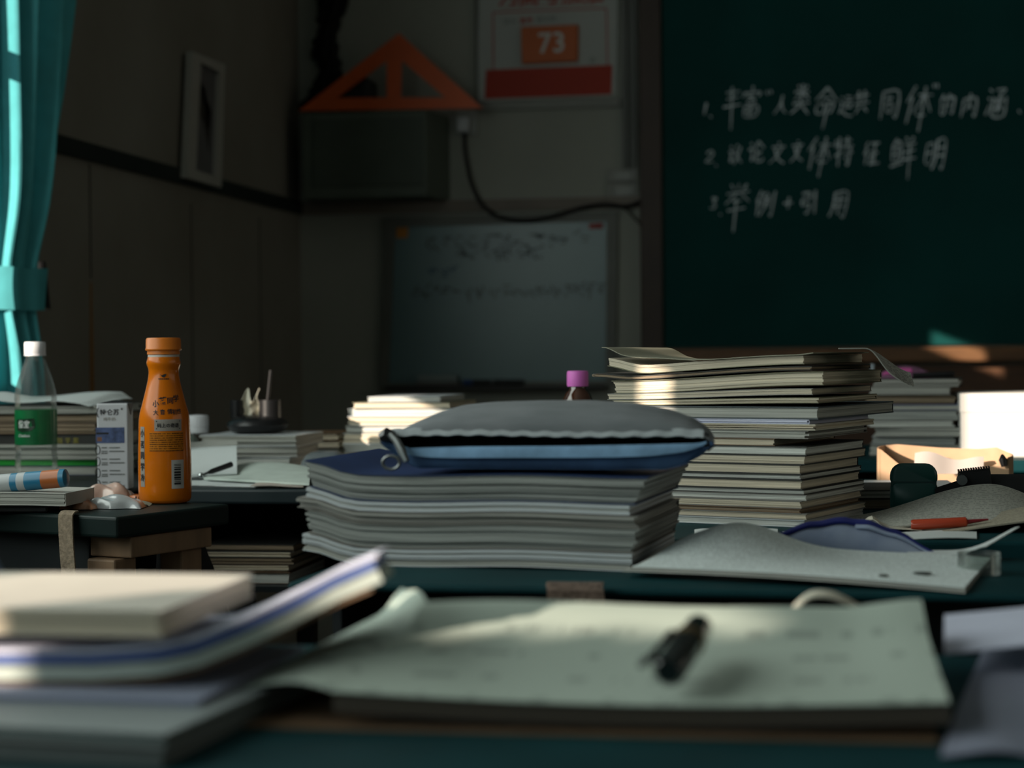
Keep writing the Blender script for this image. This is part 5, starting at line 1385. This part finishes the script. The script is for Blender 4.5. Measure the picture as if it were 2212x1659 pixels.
# notebook under the tube with rounded end
zN_ = DZ + .0135
def nbend(x, y): return .003 * smooth((.06 - abs(x)) / .06)
L = at_y(152, 1070, ytb).x - at_y(-120, 1070, ytb).x
book('grey floppy notebook under the striped tube', ((at_y(152, 1070, ytb).x + at_y(-120, 1070, ytb).x) / 2, Cn.y + .035, DZ + .0105), .03, L, .10, .0155, P_grey, M_grey, seed=170, jit=.001, spine='right', bend=lambda x, y: -.001 * smooth((x - .03) / .05))
bs = thing('pencil_box', 'dark flat box under the grey notebook on the left desk', 'box', (at_y(20, 1090, ytb).x, Cn.y + .05, DZ + .0003), .03)
MB().quad_box((-.07, 0, 0), (.05, .07, .0096)).build('body', M_blackp, bs, bevel=.002)
MB().quad_box((-.071, -.001, .006), (.051, .071, .0099)).build('lid', M_blackp, bs, bevel=.001)
# plastic wrappers
M_film = clear_mat('plastic_film', (.72, .70, .70), 1.0, .18)
M_pinkf = mat('pinkish_foil', (.50, .33, .27), .25, .2, 40, spec=.7, coat=.5, bump=.5)
def wrapper(name, label, px, py, lx, ly, h, yaw, m_, seed, ends=None):
    r = random.Random(seed); ph = [r.uniform(0, 6) for _ in range(6)]
    c = at_z(px, py, DZ); o = thing(name, label, 'wrapper', (c.x, c.y, DZ + .0004), yaw)
    def f(u, v):
        k = (max(0, 1 - abs(2 * u - 1) ** 3) * max(0, 1 - abs(2 * v - 1) ** 3)) ** .6
        z = h * k * (.9 + .10 * math.sin(u * 13 + ph[0] + v * 6) + .09 * math.sin(v * 11 + ph[1] + u * 7))
        return Vector(((u - .5) * lx, (v - .5) * ly + .003 * math.sin(u * 12 + ph[2]), max(0.0006, z)))
    MB().sheet(f, 30, 16, .0005).build('film', m_, o, smooth_=True)
    if ends:
        for s in (-1, 1):
            MB().sheet(lambda u, v: Vector((s * (lx / 2 + .010 * u), lerp(-.4, .4, v) * ly * (.7 + .5 * u), .001 + .003 * math.sin(v * 14))), 4, 12, .0005).build('twist_end', ends, o)
    return o
wrapper('snack_wrapper', 'shiny pinkish snack wrapper in front of the milk carton', 232, 1076, .065, .04, .020, .1, M_pinkf, 3, M_or)
wrapper('snack_wrapper', 'clear plastic wrapper lying in front of the pinkish one', 247, 1098, .075, .035, .016, .12, mat('milky_film', (.36, .37, .38), .2, .2, 30, spec=.8, coat=.5, bump=.4), 5)
wrapper('snack_wrapper', 'small orange and white wrapper beside the grey notebook', 170, 1100, .05, .03, .012, -.1, mat('orange_foil', (.40, .20, .12), .3, .5, 60, coat=.4), 7)
c = at_z(292, 1094, DZ)
MB().sheet(lambda u, v: Vector((c.x + (u - .5) * .034, c.y + (v - .5) * .03, DZ + .0016 + .004 * math.sin(u * 3.1) + .0015 * math.sin(v * 7))), 10, 8, .0008).build('paper_scrap', mat('olive_paper', (.16, .15, .11), .8), smooth_=True, tag=('small greyish paper scrap at the foot of the orange bottle', 'paper'))
# straps and black bag hanging below the left desk
M_web = mat('beige_webbing', (.22, .17, .12), .95, .3, 200, bump=.6)
c = at_z(168, 1108, DZ)
def strap2(u, v):
    s_ = v * .20; x = c.x + (u - .5) * .021 + .012 * smooth(v * 1.3)
    ye = Cn.y + (Cn.x - x) * math.tan(-yawL)
    if s_ < .014: return Vector((x, ye + .008 - s_, DZ + .0028))
    return Vector((x, ye - .008 - .008 * math.sin(v * 3), DZ + .0026 - (s_ - .014)))
MB().sheet(strap2, 5, 36, .002).build('strap', M_web, smooth_=True, tag=('beige woven strap hanging over the front edge of the left desk', 'strap'))
YBK = Cn.y + .33
bgk = at_y(405, 1130, YBK)
bb_ = thing('backpack', 'black backpack hanging beside the left desk', 'backpack', (bgk.x, YBK, .0))
bw = [(1118, 362, 425), (1160, 356, 432), (1200, 350, 446), (1250, 346, 468), (1330, 340, 492), (1500, 330, 520), (1700, 330, 530)]
def bpk(u, v):
    py = lerp(1122, 1960, v); xl = interp([(a, b) for a, b, c_ in bw], py); xr = interp([(a, c_) for a, b, c_ in bw], py)
    p0 = at_y(xl, py, YBK); p1 = at_y(xr, py, YBK); a_ = u * math.pi
    k = math.sin(a_)
    return Vector((lerp(p0.x, p1.x, .5 - .5 * math.cos(a_)), YBK - .05 * k * (1 if v > .04 else .4), max(.002, p0.z))) - Vector(bb_.location)
MB().sheet(bpk, 20, 24, .003).build('front_panel', M_black, bb_, smooth_=True)
bk2 = MB().sheet(lambda u, v: bpk(u, v) * 1.0 + Vector((0, .06 * math.sin(u * math.pi) + .004, 0)), 20, 24, .003).build('back_panel', M_black, bb_, smooth_=True)
pA = [at_y(x, y, YBK - .06) - Vector(bb_.location) for x, y in ((402, 1128), (404, 1150), (410, 1190), (416, 1230), (422, 1268))]
def loopstrap(u, v): 
    i = v * (len(pA) - 1); k = min(int(i), len(pA) - 2); p = pA[k].lerp(pA[k + 1], i - k)
    return p + Vector(((u - .5) * .012 * (1 - .5 * v), 0, 0))
MB().sheet(loopstrap, 3, 16, .0015).build('strap', M_web, bb_)

# ------------------------------------------------------------------ foreground: open notebook, pen, papers
M_nb = print_mat('notebook_page', (.44, .51, .45), ink=(.16, .18, .17), line=.062, word=75, thresh=.54, strength=.45, fill=.22)
nbk = thing('open_notebook', 'open cream notebook with handwriting lying on the nearest desk', 'notebook')
zf = DZ + .020
n0 = at_z(718, 1492, zf); n1 = at_z(2052, 1516, zf); n2 = at_z(1990, 1330, zf + .012); n3 = at_z(922, 1275, zf + .034)
nbk.location = (n0.x, n0.y, DZ); NB0 = Vector(nbk.location)
def npage(u, v):
    p = n0.lerp(n1, u).lerp(n3.lerp(n2, u), v)
    zlin = p.z; z = DZ + lerp(.020, .020 + .010 * smooth((v - .68) / .32) + lerp(.017, .006, smooth(u / .6)) + .0045 * math.sin(math.pi * u), smooth(v) if v > 0 else 0)
    z += .007 * math.sin(math.pi * min(1, u * 1.0)) * (1 - v) * -.6 + .006 * smooth((u - .82) / .18) * v
    return Vector((p.x, p.y, z)) - NB0
MB().sheet(npage, 44, 18, .0006, uv=(.33, .25)).build('right_page', M_nb, nbk, smooth_=True)
def nblock(k):
    return lambda u, v: npage(u, v) * 1.0 + Vector((0, .002 * k, -.0035 * (k + 1)))
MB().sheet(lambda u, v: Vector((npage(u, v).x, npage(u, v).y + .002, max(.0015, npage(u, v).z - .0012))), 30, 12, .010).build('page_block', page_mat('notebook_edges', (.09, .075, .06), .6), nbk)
l0 = at_z(492, 1494, DZ + .012); l3 = at_z(868, 1282, DZ + .036)
def lpage(u, v):
    a = l0.lerp(l3, v); b = Vector(npage(0, v)) + NB0; p = a.lerp(b, u)
    p.z = lerp(DZ + lerp(.012, .030, v), b.z, smooth(u)) + .005 * math.sin(u * math.pi) * (1 - .4 * v) + .010 * smooth((v - .85) / .15) * (1 - u) 
    return p - NB0
MB().sheet(lpage, 14, 18, .0006, uv=(.08, .25)).build('left_page', M_nb, nbk, smooth_=True)
# notebook cover below
MB().sheet(lambda u, v: Vector((lerp(l0.x + .01, n1.x - .006, u) - NB0.x, lerp(n0.y - .004, n0.y + .17, v) - NB0.y, .0016)), 8, 4, .0012).build('cover', C_brown, nbk)
book('red edged book under the left page of the open notebook', (at_z(600, 1505, DZ).x, at_z(600, 1505, DZ).y + .004, DZ + .0022), .03, .055, .045, .0075, P_white, C_red, seed=180)
# pen with clip on the notebook
pnl = thing('clip_pen', 'thick black pen with pocket clip lying on the open notebook', 'pen')
A = at_z(1442, 1452, DZ + .030); B = at_z(1512, 1352, DZ + .042)
pnl.location = A; D_ = B - A
M_penb = mat('black_gloss', (.006, .012, .012), .25, .1, 10, coat=.5)
MB().tube([Vector((0, 0, 0)), D_ * .04, D_ * .5, D_ * .96, D_], [.006, .0085, .0085, .0075, .005], 18).build('barrel', M_penb, pnl, smooth_=True)
side = D_.cross(Vector((0, 0, 1))).normalized()
MB().tube([D_ * .02 - side * .002 + Vector((0, 0, .007)), D_ * -.06 - side * .008 + Vector((0, 0, .008)), D_ * -.03 - side * .013 + Vector((0, 0, .004)), D_ * .25 - side * .0125 + Vector((0, 0, .002)), D_ * .75 - side * .011 + Vector((0, 0, .002))], .0019, 8).build('clip', mat('dark_chrome', (.05, .06, .06), .25, metal=.7), pnl, smooth_=True)
MB().tube([D_ * .60, D_ * .66], .0091, 18).build('ring_band', mat('brass_band', (.30, .20, .10), .3, metal=.8), pnl, smooth_=True)
# foreground left: stacked papers and books
def near(px, py, z): return at_z(px, py, z)
def nbook(label, zb_, Th, pxr, pyf, W_, pg, cv, seed, L=.45, yaw=.0, **kw):
    p = near(pxr, pyf, zb_ + Th); ex_, ey_ = axes(yaw)
    base = Vector((p.x, p.y, zb_)) - ex_ * L / 2
    return book(label, base, yaw, L, W_, Th, pg, cv, seed=seed, group='books at the lower left', **kw)
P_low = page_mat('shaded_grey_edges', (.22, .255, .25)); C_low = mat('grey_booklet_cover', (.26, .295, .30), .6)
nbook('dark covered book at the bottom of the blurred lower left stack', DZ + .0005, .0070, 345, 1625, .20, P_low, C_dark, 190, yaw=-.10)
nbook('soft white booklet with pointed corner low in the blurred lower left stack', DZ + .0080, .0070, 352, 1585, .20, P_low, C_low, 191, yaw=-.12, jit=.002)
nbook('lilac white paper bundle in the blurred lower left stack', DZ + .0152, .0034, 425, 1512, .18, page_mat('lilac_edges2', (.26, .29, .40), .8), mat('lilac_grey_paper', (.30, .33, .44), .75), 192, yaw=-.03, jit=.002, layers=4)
# sweeping sheets, curling up to the right
def sweep(dz, x_end, y_off=0.0):
    def f(u, v):
        px = lerp(-120, x_end, u)
        py = interp([(-120, 1404), (200, 1402), (340, 1392), (420, 1375), (520, 1335), (620, 1288), (720, 1235), (820, 1192)], px)
        yy = lerp(.965, 1.02, smooth((px - 300) / 500)) + y_off
        w = smooth((px - 60) / 560)
        flat = at_y(px, py, yy) + Vector((0, .16 * v, 0))
        k = lerp(1.0, .45, smooth((px - 450) / 350))
        curl_ = at_y(px + 55 * v * k, py - 34 * v * k, yy + .15 * v * k)
        return flat.lerp(curl_, w) + Vector((0, 0, dz))
    return f
M_bluef = mat('blue_folder', (.10, .15, .36), .5, .1, 8)
MB().sheet(sweep(.0, 812), 50, 10, .0022).build('paper_sheet', M_lilac, smooth_=True, tag=('blurred white paper bundle curling up to the right over the lower left stack', 'paper'))
MB().sheet(sweep(-.0036, 806), 50, 10, .0042).build('folder', M_bluef, smooth_=True, tag=('blue folder under the white papers curling up to the right', 'folder'))
MB().sheet(sweep(-.0092, 815), 50, 10, .0070).build('paper_sheet', mat('sage_paper', (.40, .45, .41), .8), smooth_=True, tag=('grey green sheaf under the blue folder curling up to the right', 'paper'))
MB().sheet(sweep(-.0175, 800), 50, 10, .0018).build('magazine', C_brown, smooth_=True, tag=('dark brown magazine lowest of the sheets curling up to the right', 'magazine'))
p5 = at_y(200, 1402, .965)
nbook('cream paged top book of the blurred lower left stack', p5.z + .0085, .014, 345, 1318, .16, P_cream, mat('cream_top', (.62, .57, .50), .8), 196, yaw=.0, L=.36, jit=.0015)
# blue-grey cloth behind the stack
c = at_z(40, 1240, DZ)
def mound(u, v):
    px = lerp(-150, 150, u); p = at_y(px, 1200, 1.19 + .10 * v)
    h = lerp(.088, .0, smooth((px + 60) / 200)) * math.sin(math.pi * lerp(.12, .88, v)) ** .5
    return Vector((p.x, p.y - .02, DZ + .002 + h + .004 * math.sin(u * 14 + v * 5) * (1 - u)))
mc = mat('blue_grey_cloth', (.13, .18, .27), .9, .2, 20)
MB().sheet(mound, 26, 14, .002).build('jacket', mc, smooth_=True, tag=('folded blue grey jacket behind the lower left stack', 'jacket'))
# white sleeve at lower right
def sleeve(u, v):
    p = at_z(lerp(lerp(1975, 2130, v), 2330, u), lerp(1640, 1400, v), DZ)
    return Vector((p.x + .012 * (1 - v), p.y, DZ + .0022 + .010 * u * (.4 + v) + .005 * math.sin(u * 7 + v * 2) * u + .004 * smooth((v - .85) / .15)))
MB().sheet(sleeve, 30, 16, .001).build('plastic_sleeve', mat('lilac_sleeve', (.30, .32, .42), .35, .15, 10, coat=.2), smooth_=True, tag=('lilac white plastic sleeve at the lower right corner', 'sleeve'))
def sleeve2(u, v):
    p = at_z(lerp(2040, 2330, u), lerp(1470, 1402, v), DZ)
    return Vector((p.x, p.y, DZ + .016 + .008 * u + .006 * v))
MB().sheet(sleeve2, 16, 10, .001).build('paper_sheet', M_lilac, smooth_=True, tag=('lilac white paper lying on the plastic sleeve at lower right', 'paper'))
# curled strip behind the notebook
def strip(u, v):
    c = at_z(lerp(1665, 1890, u), 1412, DZ); h = .024 + .014 * math.sin(math.pi * min(1, u * 1.05)) - .010 * (1 - smooth(u * 2.4)) 
    return Vector((c.x, c.y - .01 + .03 * v, DZ + h))
er2 = thing('paper_curl', 'curled pale paper strip behind the open notebook', 'paper', at_z(1770, 1412, DZ)); E0 = Vector(er2.location)
off(MB().sheet(strip, 24, 6, .0012), E0).build('strip', M_cream, er2, smooth_=True)
off(MB().sheet(lambda u, v: strip(u * .08, v).lerp(Vector((strip(.0, v).x - .012, strip(0, v).y, DZ + .0008)), u), 6, 6, .0012), E0).build('foot', M_cream, er2)
gp = at_z(1640, 1412, DZ)
gg = thing('correction_tape', 'small grey blue gadget lying behind the open notebook', 'stationery', (gp.x, gp.y, DZ), .1)
MB().quad_box((-.028, 0, .0003), (.020, .022, .016)).build('body', mat('grey_blue_plastic', (.16, .20, .24), .4), gg, bevel=.004, seg=3)
MB().quad_box((-.030, .003, .0165), (-.004, .019, .024)).build('cap', M_white, gg, bevel=.002)
